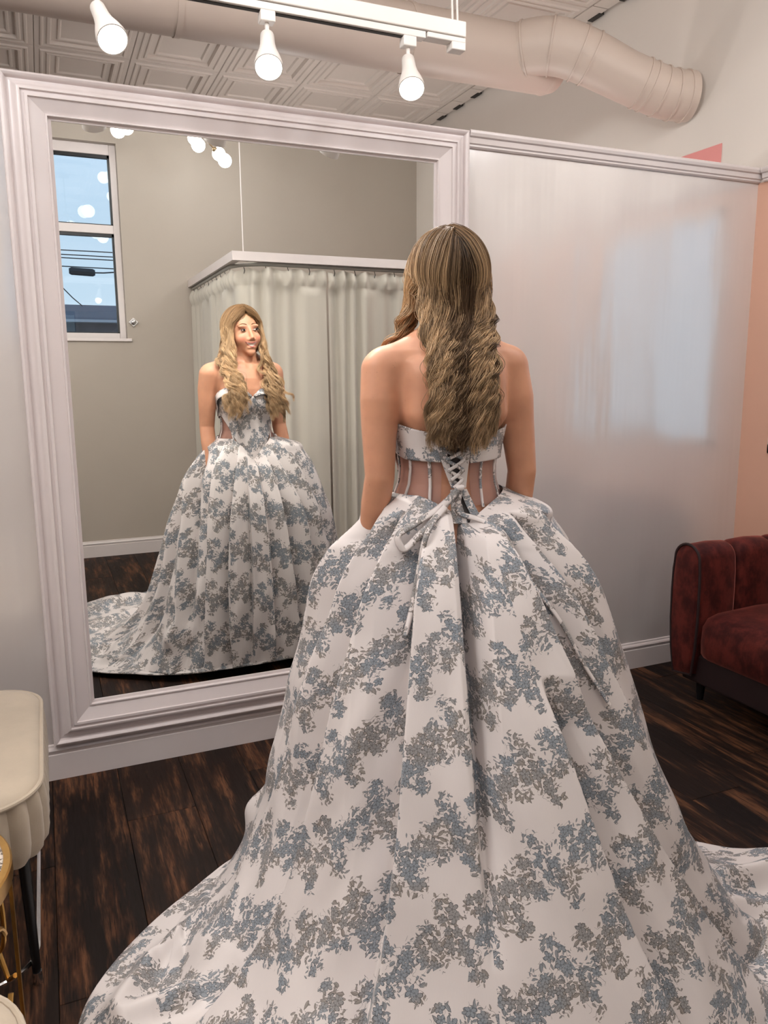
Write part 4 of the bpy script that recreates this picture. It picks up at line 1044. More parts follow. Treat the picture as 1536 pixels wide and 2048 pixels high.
# ------------------------------------------------------------------ the gown
LEAVES = ((112.0, 0.37, 0.0056, 0.0017, -0.26, 0.42), (84.0, 1.93, 0.0078, 0.0026, -0.12, 0.55), (62.0, 3.31, 0.0112, 0.0040, 0.02, 0.62))
def toile_mat(name, base=srgb(222, 214, 212), scale=1.0, rough=0.42):
    """white brocade with sprigs of blue-grey and taupe flowers and leaves (print only: every shape is drawn in cloth coordinates)"""
    m = bpy.data.materials.new(name); m.use_nodes = True; T = NT(m.node_tree); b = m.node_tree.nodes['Principled BSDF']
    uvn = T.n('ShaderNodeUVMap').outputs['UV']
    uv = T.v('MULTIPLY', uvn, (scale, scale, 0.0))
    A, B = 0.205, 0.215
    wob = T.n('ShaderNodeTexNoise', noise_dimensions='2D'); wob.inputs['Scale'].default_value = 38.0; wob.inputs['Detail'].default_value = 2.0
    def lattice(pos, ox, oy, blobs):
        s = T.sep(pos); x = T.m('DIVIDE', T.m('ADD', s[0], ox), A); iu = T.m('FLOOR', x)
        y = T.m('ADD', T.m('DIVIDE', T.m('ADD', s[1], oy), B), T.m('MULTIPLY', T.m('FLOORED_MODULO', iu, 2.0), 0.5))
        fx = T.m('MULTIPLY', T.m('SUBTRACT', T.m('FRACT', x), 0.5), A); fy = T.m('MULTIPLY', T.m('SUBTRACT', T.m('FRACT', y), 0.5), B)
        q = T.xyz(fx, fy); r = None
        for cx, cy, rad in blobs:
            d = T.m('SUBTRACT', 1.0, T.m('DIVIDE', T.v('DISTANCE', q, (cx, cy, 0), out=1), rad))
            r = d if r is None else T.m('MAXIMUM', r, d)
        return r
    S1 = [(-0.010, 0.012, 0.039), (0.022, -0.020, 0.034), (0.042, -0.060, 0.024), (-0.042, 0.050, 0.026), (0.016, 0.058, 0.022), (-0.056, -0.016, 0.024), (0.070, -0.006, 0.020)]
    S2 = [(0.004, 0.006, 0.034), (-0.020, -0.034, 0.027), (0.030, 0.040, 0.025), (-0.044, 0.020, 0.019), (-0.036, -0.066, 0.019), (0.046, 0.072, 0.017)]
    def mask(pos):
        w = T.n('ShaderNodeTexNoise', noise_dimensions='2D'); T.put(w.inputs['Vector'], pos); w.inputs['Scale'].default_value = 60.0; w.inputs['Detail'].default_value = 1.0
        a = lattice(pos, 0.0, 0.0, S1); c = lattice(pos, 0.100, 0.163, S2)
        return T.m('ADD', T.m('MAXIMUM', a, c), T.m('MULTIPLY', T.m('SUBTRACT', w.outputs[0], 0.5), 0.9))
    def cells(scale_, off):
        v = T.n('ShaderNodeTexVoronoi', voronoi_dimensions='2D', feature='F1'); v.inputs['Scale'].default_value = scale_; v.inputs['Randomness'].default_value = 0.85
        p = T.v('ADD', uv, (off, off*0.7, 0)); T.put(v.inputs['Vector'], p)
        pos = v.outputs['Position']; q = T.v('SUBTRACT', p, pos); c = T.sep(v.outputs['Color'])
        return T.v('SUBTRACT', pos, (off, off*0.7, 0)), q, c
    def rotate(q, ang):
        s = T.sep(q); ca, sa = T.m('COSINE', ang), T.m('SINE', ang)
        return T.m('ADD', T.m('MULTIPLY', s[0], ca), T.m('MULTIPLY', s[1], sa)), T.m('SUBTRACT', T.m('MULTIPLY', s[1], ca), T.m('MULTIPLY', s[0], sa))
    def leaf(scale_, off, L, W, thr, pb):
        pos, q, c = cells(scale_, off); x, y = rotate(q, T.m('MULTIPLY', c[0], 6.283))
        t = T.m('DIVIDE', x, L); w = T.m('MULTIPLY', T.m('MULTIPLY', T.m('SUBTRACT', 1.0, T.m('MULTIPLY', t, t)), T.m('MULTIPLY_ADD', t, -0.25, 1.0)), W)
        f = T.m('SUBTRACT', w, T.m('ABSOLUTE', y))
        on = T.m('MULTIPLY', T.m('MULTIPLY', T.m('GREATER_THAN', f, 0.0), T.m('LESS_THAN', c[1], pb)), T.m('GREATER_THAN', mask(pos), thr))
        edge = T.step(f, 0.0, W*0.42); rib = T.step(T.m('ABSOLUTE', y), 0.0, W*0.22)
        shade = T.m('MULTIPLY', edge, T.m('MULTIPLY_ADD', rib, 0.4, 0.6))
        shade = T.m('MULTIPLY', shade, T.m('MULTIPLY_ADD', T.step(y, -W, W), 0.45, 0.65))
        return on, shade, c, pos
    def flower(scale_, off, R, thr):
        pos, q, c = cells(scale_, off); s = T.sep(q); r = T.v('LENGTH', q, out=1); ph = T.m('ADD', T.m('ARCTAN2', s[1], s[0]), T.m('MULTIPLY', c[1], 6.28))
        pet = T.m('ABSOLUTE', T.m('COSINE', T.m('MULTIPLY', ph, 2.5)))
        Rr = T.m('MULTIPLY', T.m('MULTIPLY_ADD', pet, 0.55, 0.45), T.m('MULTIPLY_ADD', c[2], R*0.35, R*0.75)); f = T.m('SUBTRACT', Rr, r)
        on = T.m('MULTIPLY', T.m('GREATER_THAN', f, 0.0), T.m('GREATER_THAN', mask(pos), thr))
        edge = T.step(f, 0.0, R*0.22); line = T.step(pet, 0.05, 0.5); cen = T.step(r, R*0.08, R*0.22)
        ring = T.m('MULTIPLY_ADD', T.m('SINE', T.m('MULTIPLY', r, 26.0/R)), 0.12, 0.88)
        shade = T.m('MULTIPLY', T.m('MULTIPLY', edge, T.m('MULTIPLY_ADD', line, 0.55, 0.45)), T.m('MULTIPLY', ring, T.m('MULTIPLY_ADD', cen, 0.5, 0.5)))
        return on, shade, c, pos
    tintn = T.n('ShaderNodeTexNoise', noise_dimensions='2D'); T.put(tintn.inputs['Vector'], uv); tintn.inputs['Scale'].default_value = 9.0; tintn.inputs['Detail'].default_value = 1.0
    tint = T.step(tintn.outputs[0], 0.42, 0.58)
    thread = T.n('ShaderNodeTexNoise', noise_dimensions='2D'); T.put(thread.inputs['Vector'], T.v('MULTIPLY', uv, (1600.0, 40.0, 0))); thread.inputs['Scale'].default_value = 1.0
    col = T.mix(T.m('MULTIPLY', thread.outputs[0], 0.16), base, tuple(c*0.72 for c in base[:3]))
    h = None
    def over(col, on, shade, dark, light):
        return T.mix(on, col, T.mix(shade, dark, light))
    taupe_d, taupe_l, blue_d, blue_l = srgb(70, 64, 61), srgb(160, 152, 146), srgb(61, 67, 74), srgb(146, 153, 161)
    dk = T.mix(T.m('MULTIPLY', tint, 0.8), taupe_d, blue_d); lt = T.mix(T.m('MULTIPLY', tint, 0.8), taupe_l, blue_l)
    # thin wandering stems round the sprigs
    tw = T.n('ShaderNodeTexNoise', noise_dimensions='2D'); T.put(tw.inputs['Vector'], uv); tw.inputs['Scale'].default_value = 46.0; tw.inputs['Detail'].default_value = 1.5
    mk_ = mask(uv)
    stem = T.m('MULTIPLY', T.m('LESS_THAN', T.m('ABSOLUTE', T.m('SUBTRACT', tw.outputs[0], 0.5)), 0.011), T.m('GREATER_THAN', mk_, -0.22))
    col = T.mix(T.m('MULTIPLY', stem, 0.75), col, dk); h = stem
    for sc_, off, L, W, thr, pb in LEAVES:
        on, sh, c, pos = leaf(sc_, off, L, W, thr, pb)
        col = over(col, on, sh, dk, lt); h = T.m('MAXIMUM', h, on)
    on, sh, c, pos = flower(45.0, 5.77, 0.0150, 0.22)
    dark = T.mix(T.m('MULTIPLY_ADD', tint, 0.6, 0.4), taupe_d, blue_d); lite = T.mix(T.m('MULTIPLY_ADD', tint, 0.6, 0.4), taupe_l, blue_l)
    col = over(col, on, sh, dark, lite); h = T.m('MAXIMUM', h, on)
    T.put(b.inputs['Base Color'], col)
    T.put(b.inputs['Roughness'], T.m('MULTIPLY_ADD', h, -0.08, rough)); b.inputs['Specular IOR Level'].default_value = 0.4
    b.inputs['Sheen Weight'].default_value = 0.12
    return m
M['toile'] = toile_mat('floral_brocade', scale=1.18)
M['toile_fine'] = toile_mat('floral_brocade_bodice', scale=1.5)
M['lining'] = mat('dark_lining', srgb(58, 52, 52), 0.7, var=0.1)
M['edge_dark'] = mat('dark_edge', srgb(70, 68, 72), 0.7, var=0.1)
def tulle_mat():
    m = bpy.data.materials.new('sheer_tulle'); m.use_nodes = True; nt = m.node_tree; nt.nodes.clear(); T = NT(nt)
    out = T.n('ShaderNodeOutputMaterial'); tr = T.n('ShaderNodeBsdfTransparent'); df = T.n('ShaderNodeBsdfDiffuse'); df.inputs['Color'].default_value = srgb(196, 160, 152)
    mx = T.n('ShaderNodeMixShader'); mx.inputs[0].default_value = 0.28; T.put(mx.inputs[1], tr.outputs[0]); T.put(mx.inputs[2], df.outputs[0]); T.put(out.inputs[0], mx.outputs[0])
    return m
M['tulle'] = tulle_mat()

def torso_r(phi, z, off):
    phi, z = np.broadcast_arrays(np.asarray(phi, float), np.asarray(z, float)); off = np.broadcast_to(off, phi.shape)
    lo = np.zeros(phi.shape); hi = np.full(phi.shape, 0.30)
    for _ in range(24):
        m_ = (lo+hi)/2; d = chest(np.stack([m_*np.sin(phi), m_*np.cos(phi), z], -1)); s = d < off; lo = np.where(s, m_, lo); hi = np.where(s, hi, m_)
    return hi
def tpt(phi, z, off):
    r = torso_r(phi, z, off); return np.stack([r*np.sin(phi), r*np.cos(phi), np.broadcast_to(z, r.shape)], -1)
def back_pt(x, z, off):
    x, z = np.broadcast_arrays(np.asarray(x, float), np.asarray(z, float)); lo = np.full(x.shape, -0.25); hi = np.zeros(x.shape)
    for _ in range(24):
        m_ = (lo+hi)/2; d = chest(np.stack([x, m_, z], -1)); s = d > off; lo = np.where(s, m_, lo); hi = np.where(s, hi, m_)
    return np.stack([x, lo, z], -1)
def grid_faces(nr, nc, wrap=False):
    j = np.arange(nc if wrap else nc-1); i = np.arange(nr-1)[:, None]; jn = (j+1) % nc
    return np.stack([i*nc+j, i*nc+jn, (i+1)*nc+jn, (i+1)*nc+j], -1).reshape(-1, 4)
def uv_of(F, U): return U.reshape(-1, 2)[F.ravel()]

# ---- skirt and train
D2R = PI/180
def pinterp(th, keys, vals, sig):
    k = np.array(keys, float); v = np.array(vals, float); o = np.argsort(k % 360); k, v = (k % 360)[o], v[o]
    y = np.interp(th, np.concatenate([k[-1:]-360, k, k[:1]+360]), np.concatenate([v[-1:], v, v[:1]]))
    n = len(th); s = sig/360*n; x = np.arange(-int(3*s)-1, int(3*s)+2); w = np.exp(-0.5*(x/max(s, 0.3))**2); w /= w.sum()
    return np.convolve(np.concatenate([y[-len(x):], y, y[:len(x)]]), w, 'same')[len(x):-len(x)]
ZL = [9, 1.02, .98, .925, .868, .777, .684, .60, .507, .437, .35, .25, .147, .04]
PROF = {
 152: [.205, .245, .290, .314, .327, .343, .366, .389, .412, .440, .462, .500, .575],
 193: [.195, .225, .258, .285, .312, .348, .376, .398, .415, .445, .495, .580, .720],
 220: [.170, .210, .255, .295, .338, .380, .415, .450, .475, .515, .570, .650, .790],
 249: [.160, .205, .250, .290, .345, .395, .440, .490, .525, .575, .635, .705, .800],
 290: [.180, .225, .275, .318, .365, .412, .455, .505, .540, .590, .650, .725, .820],
 332: [.245, .272, .312, .345, .380, .408, .432, .462, .484, .518, .572, .632, .700],
 360: [.255, .285, .322, .345, .370, .398, .415, .438, .455, .478, .500, .525, .555],
 13: [.255, .285, .322, .342, .362, .392, .405, .425, .438, .452, .465, .478, .490],
 55: [.150, .182, .222, .258, .312, .345, .360, .378, .388, .398, .405, .410, .412],
 88: [.136, .155, .185, .215, .258, .285, .303, .320, .332, .345, .354, .360, .362],
 122: [.145, .175, .212, .245, .292, .325, .345, .365, .380, .398, .410, .420, .425],
}
HEM = {88: .372, 60: .40, 40: .43, 20: .47, 5: .52, 354: .60, 348: .66, 342: .92, 335: 1.08, 325: 1.08, 310: 1.02, 300: .96, 290: .91, 280: .89, 270: .92, 262: 1.06, 255: 1.24, 243: 1.36, 232: 1.33, 225: 1.25, 215: 1.11, 206: 1.02, 198: .97, 186: .92, 172: .765, 160: .63, 151: .59, 143: .51, 135: .45, 120: .435, 105: .395}
# fold: angle at waist, angle at floor, amplitude, arc width, start, end
FOLDS = [(231, 230, .055, .13, .05, 1.0), (211, 199, .062, .13, .03, 1.0), (190, 174, .055, .12, .03, 1.0), (172, 144, .062, .12, .05, 1.35),
         (264, 282, .050, .12, .35, 1.3), (272, 303, .062, .13, .04, 1.1), (290, 318, .066, .13, .03, 1.3), (318, 334, .052, .11, .04, 1.1),
         (118, 117, .056, .085, .03, 1.0), (103, 103, .028, .07, .03, 1.0), (90, 88, .026, .07, .05, 1.0), (74, 70, .050, .085, .03, 1.0), (60, 54, .052, .09, .03, 1.0), (42, 36, .048, .10, .03, 1.0), (22, 15, .046, .11, .03, 1.0), (350, 349, .046, .11, .05, 1.0), (140, 131, .050, .09, .03, 1.0)]
SKIRT = {}
def skirt():
    NT_, NA, NB = 1080, 210, 80
    th = np.arange(NT_)*360/NT_
    phi = (83-th+180) % 360-180                                     # body angle: 0 front, + towards her right in the picture
    pr = phi*D2R
    ztop = np.where(np.abs(phi) < 90, 0.955+0.098*np.clip(np.abs(phi+3)/46, 0, 1)**0.9, 1.0)
    xb = 0.11*np.sin(pr)
    zb_ = 1.004+0.62*np.abs(xb-0.008); cap_ = np.where(phi > 0, 1.085, 1.062)
    ztop = np.where(np.abs(phi) < 90, np.minimum(ztop, cap_), np.minimum(zb_, cap_))
    k = np.ones(9)/9; ztop = np.convolve(np.concatenate([ztop[-8:], ztop, ztop[:8]]), k, 'same')[8:-8]
    keys = list(PROF); nl = len(ZL)
    R_ = np.zeros((nl, NT_)); Z_ = np.zeros((nl, NT_))
    R_[0] = torso_r(pr, ztop, 0.012); Z_[0] = ztop
    zfl = pinterp(th, [88, 40, 10, 350, 335, 270, 190, 165, 150, 135, 110], [.055, .055, .05, .04, .035, .035, .035, .035, .035, .045, .055], 6)
    for j in range(1, nl):
        R_[j] = pinterp(th, keys, [PROF[a][j-1] for a in keys], 7); Z_[j] = np.minimum(ZL[j], ztop-0.012*j)
    Z_[-1] = zfl
    rin = R_[0]
    for j in range(1, 4): R_[j] = np.maximum(R_[j], rin+0.012*j)
    # dense rows by smooth interpolation along the meridian
    t = np.concatenate([[0], np.cumsum([0.05, 0.06, 0.065, 0.06, 0.09, 0.095, 0.09, 0.095, 0.07, 0.09, 0.105, 0.115, 0.12])]); t /= t[-1]
    s = np.linspace(0, 1, NA)
    m_R, m_Z = np.gradient(R_, t, axis=0), np.gradient(Z_, t, axis=0)
    i = np.clip(np.searchsorted(t, s, side='right')-1, 0, nl-2); h = (t[i+1]-t[i]); u = ((s-t[i])/h)[:, None]; h = h[:, None]
    herm = lambda Y, m_: (2*u**3-3*u**2+1)*Y[i]+(u**3-2*u**2+u)*h*m_[i]+(-2*u**3+3*u**2)*Y[i+1]+(u**3-u**2)*h*m_[i+1]
    RA, ZA = herm(R_, m_R), herm(Z_, m_Z)
    hem = pinterp(th, list(HEM), list(HEM.values()), 4)
    hem = np.maximum(hem, RA[-1]+0.006)
    ub = np.linspace(0, 1, NB+1)[1:, None]
    RB = RA[-1]+(hem-RA[-1])*ub
    run = np.clip((hem-RA[-1])/0.25, 0, 1)
    ZB = zfl*(1-run*np.clip(ub*3, 0, 1)**0.7)+0.016*run*np.clip(ub*3, 0, 1)**0.7
    Rb, Zb = np.concatenate([RA, RB]), np.concatenate([ZA, ZB])
    base = Rb.copy()
    # pleats
    sA = np.concatenate([s, 1+ub[:, 0]])[:, None]
    us = [-1, -.6, -.25, -.05, 0, .03, .07, .13, .4, .75, 1]; vsh = [0, .10, .26, .38, .40, .18, -.62, -1.22, -.78, -.24, 0]
    disp = np.zeros_like(Rb)
    for a0, a1, A, w, s0, s1 in FOLDS:
        ctr = 249 if 150 < a0 < 345 else 98
        if a0 > 345 or a0 < 30: ctr = 98 if a0 < 30 else 98+360
        d = 1 if (a0 > ctr) else -1
        if ctr > 360: d = -1
        a = a0+(a1-a0)*np.clip(sA, 0, 1)+1.2*np.sin(5*sA+a0)
        x = ((th[None, :]-a+180) % 360-180)*D2R*base*d/w
        rl = 0.10 if 150 < a0 < 345 else 0.34
        win = np.clip((sA-s0)/rl, 0, 1)*np.where(sA > 1, np.clip(1.25-sA, 0, 1)/0.25*0.6+0.0, 1-0.35*np.clip(sA-0.6, 0, 1)/0.4)
        disp += A*np.interp(x, us, vsh)*np.clip(win, 0, 1)
    disp += 0.045*np.exp(-(((th[None, :]-150)/5.5)**2))*np.exp(-(((sA-0.85)/0.055)**2))
    # the inverted pleat down the middle of the back
    x = ((th[None, :]-(248.5+2.2*sA)+180) % 360-180)*D2R*base
    win = np.clip(sA/0.02, 0, 1)*np.clip((0.78-sA)/0.40, 0, 1)
    disp += -0.115*win*np.interp(x, [-.014, -.004, .002, .012, .030, .060], [0, 0.08, .85, 1.0, .45, 0])
    # soft cloth wrinkles
    T2 = th[None, :]*D2R
    wr = 0.0045*np.sin(9*T2+4*sA+1.0)*np.sin(7*sA+2*T2)+0.0030*np.sin(23*T2+9*np.sin(3*sA))*np.clip(sA*2, 0, 1)+0.0022*np.sin(31*sA+6*np.sin(5*T2))*np.clip(sA*1.5, 0, 1)
    Rf = Rb+disp+wr*np.clip(sA*3, 0, 1)*np.clip(2.2-sA, 0, 1)
    X = PX+Rf*np.cos(T2); Y = PY+Rf*np.sin(T2); Z = Zb.copy()
    # the train: folds lying on the floor
    tr = np.clip((sA-0.93)/0.10, 0, 1)*run[None, :]*np.clip((2.0-sA)/0.06, 0.25, 1)
    crump = 0.5+0.5*np.sin(8*X+3*np.sin(4*Y)+1.0)*np.sin(7*Y+2.4*np.sin(5*X)+0.4)
    Z = Z+tr*(0.034*crump**2+0.010*(0.5+0.5*np.sin(21*X-13*Y+3*np.sin(6*Y))))
    for (x0, y0, x1, y1, hh, ww) in RIDGES:
        dx, dy = x1-x0, y1-y0; l2 = dx*dx+dy*dy; q = ((X-x0)*dx+(Y-y0)*dy)/l2; qq = np.clip(q, 0, 1)
        dd = np.hypot(X-x0-qq*dx, Y-y0-qq*dy); Z = Z+hh*np.exp(-(dd/ww)**2)*tr*(0.35+0.65*np.sin(PI*np.clip(qq*0.8+0.1, 0, 1)))
    Z = np.maximum(Z, 0.010)
    # rolled hem: two more rows turned in under the edge
    X = np.concatenate([X, PX+(Rf[-1:]+0.003)*np.cos(T2), PX+(Rf[-1:]-0.006)*np.cos(T2)]); Y = np.concatenate([Y, PY+(Rf[-1:]+0.003)*np.sin(T2), PY+(Rf[-1:]-0.006)*np.sin(T2)])
    Z = np.concatenate([Z, Z[-1:]-0.004, Z[-1:]-0.008])
    nr = X.shape[0]
    P = np.stack([X, Y, Z], -1); F = grid_faces(nr, NT_, True)
    # cloth coordinates: each gore has its own straight grain
    basep = np.concatenate([base, base[-1:], base[-1:]]); zb2 = np.concatenate([Zb, Zb[-1:]-.004, Zb[-1:]-.008])
    vlen = np.concatenate([np.zeros((1, NT_)), np.cumsum(np.hypot(np.diff(basep, axis=0), np.diff(zb2, axis=0)), axis=0)])
    fi = F.reshape(nr-1, NT_, 4)
    bnd0 = np.array(sorted([(f[0], f[1]) for f in FOLDS]+[(249, 251), (330, 342), (5, 1)]))
    sr = np.clip(np.concatenate([s, 1+ub[:, 0], [2, 2]]), 0, 1)
    g = np.zeros((nr-1, NT_), int)
    for r_ in range(nr-1):
        bb = np.sort((bnd0[:, 0]+(bnd0[:, 1]-bnd0[:, 0])*sr[r_]) % 360); g[r_] = np.searchsorted(bb, th+180/NT_) % len(bb)
    bb = np.sort(bnd0.mean(1) % 360); gc_ = np.array([((bb[i]+bb[i-1]+(360 if i == 0 else 0))/2) if i else (bb[0]+bb[-1]-360)/2 for i in range(len(bb))])
    gc = gc_[g]
    rr = basep.reshape(-1)[fi]; vv = vlen.reshape(-1)[fi]
    tht = np.stack([th, th+360/NT_, th+360/NT_, th], -1)[None]
    seg = np.linalg.norm(np.roll(P, -1, 1)-P, axis=2); seg = 0.7*seg+0.3*basep*2*PI/NT_
    cum = np.concatenate([np.zeros((nr, 1)), np.cumsum(seg, 1)], 1); tot = cum[:, -1:]
    ci = (gc % 360)/360*NT_; c0 = np.clip(np.floor(ci).astype(int), 0, NT_-1); cf = ci-c0
    du = np.zeros_like(rr); cols = np.arange(NT_)[None, :]; rows = np.arange(nr-1)[:, None]
    for q_, (dr, dc) in enumerate(((0, 0), (0, 1), (1, 1), (1, 0))):
        R__ = rows+dr; cen = cum[R__, c0]*(1-cf)+cum[R__, c0+1]*cf
        d_ = cum[R__, cols+dc]-cen; t_ = tot[R__[:, 0]]; du[:, :, q_] = np.where(d_ > t_/2, d_-t_, np.where(d_ < -t_/2, d_+t_, d_))
    U = np.stack([du+(g*0.371)[:, :, None], vv+((g*0.0671+0.031*np.sin(g*2.3)) % 0.5)[:, :, None]], -1)
    o = mk('dress', P.reshape(-1, 3), F, M['toile'], person, smooth=True, uv=U.reshape(-1, 2))
    SKIRT.update(P=P, th=th)
    return o
RIDGES = [(0.42, -0.80, 0.33, -1.08, .050, .030), (0.06, -1.21, 0.24, -1.18, .045, .030), (0.04, -1.19, 0.13, -1.04, .035, .022), (0.13, -1.04, 0.27, -0.95, .045, .024), (0.27, -0.95, 0.31, -0.82, .040, .022), (0.20, -1.02, 0.34, -1.22, .040, .035),
          (1.52, -1.36, 1.80, -1.44, .055, .030), (1.25, -1.34, 1.60, -1.53, .045, .030), (1.22, -1.50, 1.52, -1.58, .050, .035), (0.95, -1.62, 1.19, -1.50, .045, .025), (1.10, -1.60, 1.36, -1.76, .050, .040), (0.1, -1.5, 0.45, -1.75, .05, .04), (0.15, -1.9, 0.5, -2.05, .05, .05)]
dress = skirt()
dress['label'] = 'full pleated floral skirt and train'

# ---- bodice, sheer waist, lacing and ties
def body_sheet(name, m, phis, zt, zb, off, nz=26, parent=None, edge=True, uoff=0.0):
    phis = np.asarray(phis)*D2R; u = np.linspace(0, 1, nz)[:, None]; z = zt[None, :]*(1-u)+zb[None, :]*u
    P = tpt(np.broadcast_to(phis[None, :], z.shape), z, off)
    s = np.concatenate([[0], np.cumsum(np.linalg.norm(np.diff(P[nz//2], axis=0), axis=1))])
    U = np.stack([np.broadcast_to(s[None, :]+uoff, z.shape), -z], -1)
    F = grid_faces(nz, len(phis))[:, ::-1]
    o = mk(name, b2w(P.reshape(-1, 3)), F, m, parent or dress, smooth=True, uv=uv_of(F, U))
    so = o.modifiers.new('thickness', 'SOLIDIFY'); so.thickness = 0.003; so.offset = -1
    return o
def zt_fn(p):
    a = np.abs(p+4)
    return np.interp(a, [0, 6, 16, 32, 48, 62, 90, 120, 150, 180], [1.250, 1.256, 1.276, 1.290, 1.286, 1.272, 1.232, 1.214, 1.200, 1.192])
def zb_fn(p):
    a = np.abs(p+3)
    return np.interp(a, [0, 38, 74, 84, 110, 180], [0.945, 1.035, 1.150, 1.158, 1.150, 1.132])
def strip(name, pts, nrm, w, m, parent, th=0.0022, uoff=0.0, ret=False):
    pts = np.asarray(pts, float); nrm = np.asarray(nrm, float); n = len(pts); w = np.broadcast_to(w, (n,))
    T_ = np.gradient(pts, axis=0); T_ /= np.linalg.norm(T_, axis=1)[:, None]+1e-9
    B_ = np.cross(T_, nrm); B_ /= np.linalg.norm(B_, axis=1)[:, None]+1e-9; N_ = np.cross(B_, T_)
    s = np.concatenate([[0], np.cumsum(np.linalg.norm(np.diff(pts, axis=0), axis=1))])
    ring = [pts-B_*w[:, None]/2, pts-B_*w[:, None]*0.25+N_*th, pts+B_*w[:, None]*0.25+N_*th, pts+B_*w[:, None]/2, pts-N_*th*0.3]
    k = len(ring); V = np.stack(ring, 1).reshape(-1, 3); F = grid_faces(n, k, True)
    wv = np.stack([0*w, w*.25, w*.75, w, w*.5], 1)
    fi = F.reshape(n-1, k, 4); U = np.stack([wv+uoff, np.broadcast_to(s[:, None], wv.shape)], -1).reshape(-1, 2)
    return mk(name, V, F, m, parent, smooth=True, uv=U[F.ravel()])
def bnrm(P):
    e = 0.003; P = np.asarray(P); g = np.stack([chest(P+v)-chest(P-v) for v in np.eye(3)*e], -1); return g/(np.linalg.norm(g, axis=1)[:, None]+1e-9)
def wnrm(N): return np.asarray(N) @ BR.T
def gown_top():
    p = np.linspace(-92, 92, 150)
    body_sheet('bodice', M['toile_fine'], p, zt_fn(p)-0.004, zb_fn(p), 0.0075, 44)
    # seam under the bust
    q = np.linspace(-80, 80, 60); zz = 1.178-0.006*np.cos(q*D2R*2); P = tpt(q*D2R, zz, 0.0085)
    MB().tube([tuple(v) for v in b2w(P)], 0.0012, 5).build('bust_seam', M['edge_dark'], dress, smooth=True)
    # folded-over collar: in front two wings that turn down from the neckline, behind the plain bands
    for s in (-1, 1):
        a = np.linspace(2.5, 96, 70); p = s*a-4
        zt = zt_fn(p); drop = np.interp(a, [0, 6, 20, 40, 60, 80, 96], [0.004, 0.012, 0.026, 0.034, 0.040, 0.058, 0.074])
        lift = 0.016*np.sin(PI*np.clip((a-4)/70, 0, 1))**0.7
        nz = 10; u = np.linspace(0, 1, nz)[:, None]; z = zt[None, :]+0.002-drop[None, :]*u
        off = 0.008+0.003+lift[None, :]*np.sin(PI/2*u)**1.0
        P = tpt(np.broadcast_to(p*D2R, z.shape), np.minimum(z, 1.30), off); P[..., 2] = z
        sl = np.concatenate([[0], np.cumsum(np.linalg.norm(np.diff(P[5], axis=0), axis=1))]); U = np.stack([np.broadcast_to(sl, z.shape)+0.3*s, -z+0.07], -1)
        F = grid_faces(nz, len(p)); F = F[:, ::-1] if s > 0 else F
        o = mk('collar_wing', b2w(P.reshape(-1, 3)), F, M['toile_fine'], dress, smooth=True, uv=uv_of(F, U))
        so = o.modifiers.new('thickness', 'SOLIDIFY'); so.thickness = 0.0035; so.offset = 0
        MB().tube([tuple(v) for v in b2w(P[-1]-np.array([0, 0, 0.0012]))], 0.0017, 5).build('collar_edge', M['edge_dark'], o, smooth=True)
        ae = np.linspace(88, 152 if s < 0 else 168, 60); pb = s*ae
        body_sheet('back_band', M['toile_fine'], pb, zt_fn(pb), zb_fn(pb)+np.interp(ae, [88, 110, 168], [0.0, -0.008, 0.0]), 0.0105, 20, uoff=0.5*s)
        # sheer waist between band and skirt, with printed bones
        ps = s*np.linspace(52, 166 if s > 0 else 152, 60)
        body_sheet('sheer_panel', M['tulle'], ps, zb_fn(ps)+0.012, np.full(60, 1.035), 0.0045, 14)
        bones = {-1: [(62, 46), (92, 88), (114, 110), (136, 140)], 1: [(62, 46), (92, 90), (120, 124), (146, 152)]}[s]
        for a0, a1 in bones:
            uu = np.linspace(0, 1, 18); ph = s*(a0+(a1-a0)*uu)*D2R; zz = (zb_fn(np.array([s*a0]))[0]+0.012)*(1-uu)+1.030*uu
            Pb = tpt(ph, zz, 0.0055); strip('boning', b2w(Pb), wnrm(bnrm(Pb)), 0.0085, M['toile_fine'], dress, 0.003, uoff=0.1*a0)
    # lacing placket behind: two eyelet panels, dark modesty panel, crossed laces
    zs = np.linspace(1.198, 1.078, 16); u = (1.198-zs)/0.12
    lo, li, ri, ro = -0.070+0.044*u, -0.046+0.030*u, -0.002-0.004*u, 0.026-0.016*u
    def panel(name, xa, xb, off, m, z0=zs, parent=None):
        nc = 7; uu = np.linspace(0, 1, nc)[None, :]; x = xa[:, None]*(1-uu)+xb[:, None]*uu; z = np.broadcast_to(z0[:, None], x.shape)
        P = back_pt(x, z, off); F = grid_faces(len(z0), nc); U = np.stack([x, -z], -1)
        return mk(name, b2w(P.reshape(-1, 3)), F, m, parent or dress, smooth=True, uv=uv_of(F, U))
    panel('modesty_panel', li-0.004, ri+0.004, 0.009, M['lining'])
    panel('eyelet_panel', lo, li, 0.0125, M['toile_fine']); panel('eyelet_panel', ri, ro, 0.0125, M['toile_fine'])
    zc = [1.192, 1.168, 1.144, 1.120, 1.098, 1.080]
    L_ = lambda z: np.interp(1.198-z, [0, 0.12], [-0.056, -0.022]); R__ = lambda z: np.interp(1.198-z, [0, 0.12], [0.010, -0.002])
    def lace(x0, z0, x1, z1, off, w=0.0085):
        q = np.linspace(0, 1, 10); P = back_pt(x0+(x1-x0)*q, z0+(z1-z0)*q, off); P[:, 1] -= 0.002*np.sin(PI*q)
        strip('lace', b2w(P), wnrm(bnrm(P)), w, M['toile_fine'], dress, 0.002, uoff=x0*9)
    lace(L_(1.197), 1.199, R__(1.197), 1.199, 0.016, 0.012)
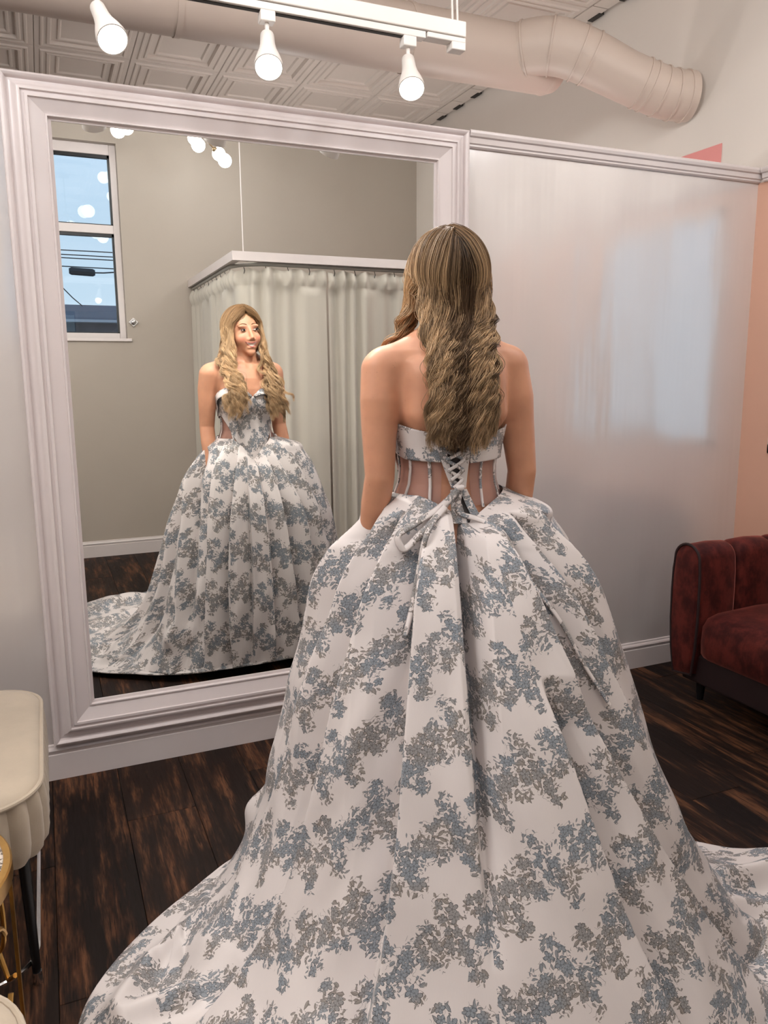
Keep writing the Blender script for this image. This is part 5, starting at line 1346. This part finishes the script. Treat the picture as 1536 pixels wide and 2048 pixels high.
    for k in range(5):
        lace(L_(zc[k]), zc[k], R__(zc[k+1]), zc[k+1], 0.0165); lace(R__(zc[k]), zc[k], L_(zc[k+1]), zc[k+1], 0.0185)
    # corset tails below the knot, with the dark slit between them
    zt = np.linspace(1.076, 1.000, 12); v = (1.076-zt)/0.076
    panel('corset_tail', -0.030-0.004*v, -0.012+0.016*v, 0.0145, M['toile_fine'], zt); panel('corset_tail', -0.008+0.028*v, 0.010+0.034*v, 0.0145, M['toile_fine'], zt)
    panel('slit_lining', -0.016+0.014*v, -0.004+0.034*v, 0.0105, M['lining'], zt)
    # knot and the long ties that lie on the skirt
    K = back_pt(np.array([-0.010]), np.array([1.080]), 0.024)[0]
    kb = MB().lathe(Vector(b2w(K)), [(0.0, -0.010), (0.005, -0.0095), (0.0075, -0.004), (0.0068, 0.0), (0.0075, 0.004), (0.005, 0.0095), (0.0, 0.010)], 14, Vector((0.9, -0.4, 0.1)), caps=False).build('knot', M['toile'], dress, smooth=True)
    P = SKIRT['P']; th = SKIRT['th']
    def on_skirt(a, z, off=0.008):
        j = int(round((a % 360)/360*len(th))) % len(th); col = P[:200, j]; i = int(np.argmin(np.abs(col[:, 2]-z))); i = max(1, i)
        q = col[i]; rad = np.array([math.cos(a*D2R), math.sin(a*D2R), 0.35]); rad /= np.linalg.norm(rad); return q+rad*off, rad
    def tie(name, way, w, parent=dress, start=None):
        pts, nr = [], []
        if start is not None: pts.append(start); nr.append(wnrm([[0, -1, 0.2]])[0])
        for a, z, o in way: q, n_ = on_skirt(a, z, o); pts.append(q); nr.append(n_)
        pts = catmull(np.array(pts), 60); nn = np.array(nr); nn = np.stack([np.interp(np.linspace(0, 1, 60), np.linspace(0, 1, len(nn)), nn[:, i]) for i in range(3)], -1)
        return strip(name, pts, nn, w, M['toile_fine'], parent, 0.0025, uoff=way[0][0]*0.01)
    kw = b2w(K)
    tie('tie_loop', [(238, 1.045, .022), (222, 1.005, .018), (214, 0.975, .016), (217, 0.955, .014), (226, 0.985, .020), (241, 1.040, .028)], 0.017, start=kw)
    tie('tie_tail', [(240, 1.04, .020), (231, 0.985, .014), (228, 0.92, .012), (226, 0.84, .012), (225, 0.78, .012)], 0.013, start=kw)
    tie('tie_tail', [(257, 1.055, .022), (270, 1.03, .020), (280, 0.985, .014), (285, 0.90, .012), (290, 0.80, .012), (293, 0.70, .012), (296, 0.62, .012)], 0.013, start=kw)
gown_top()
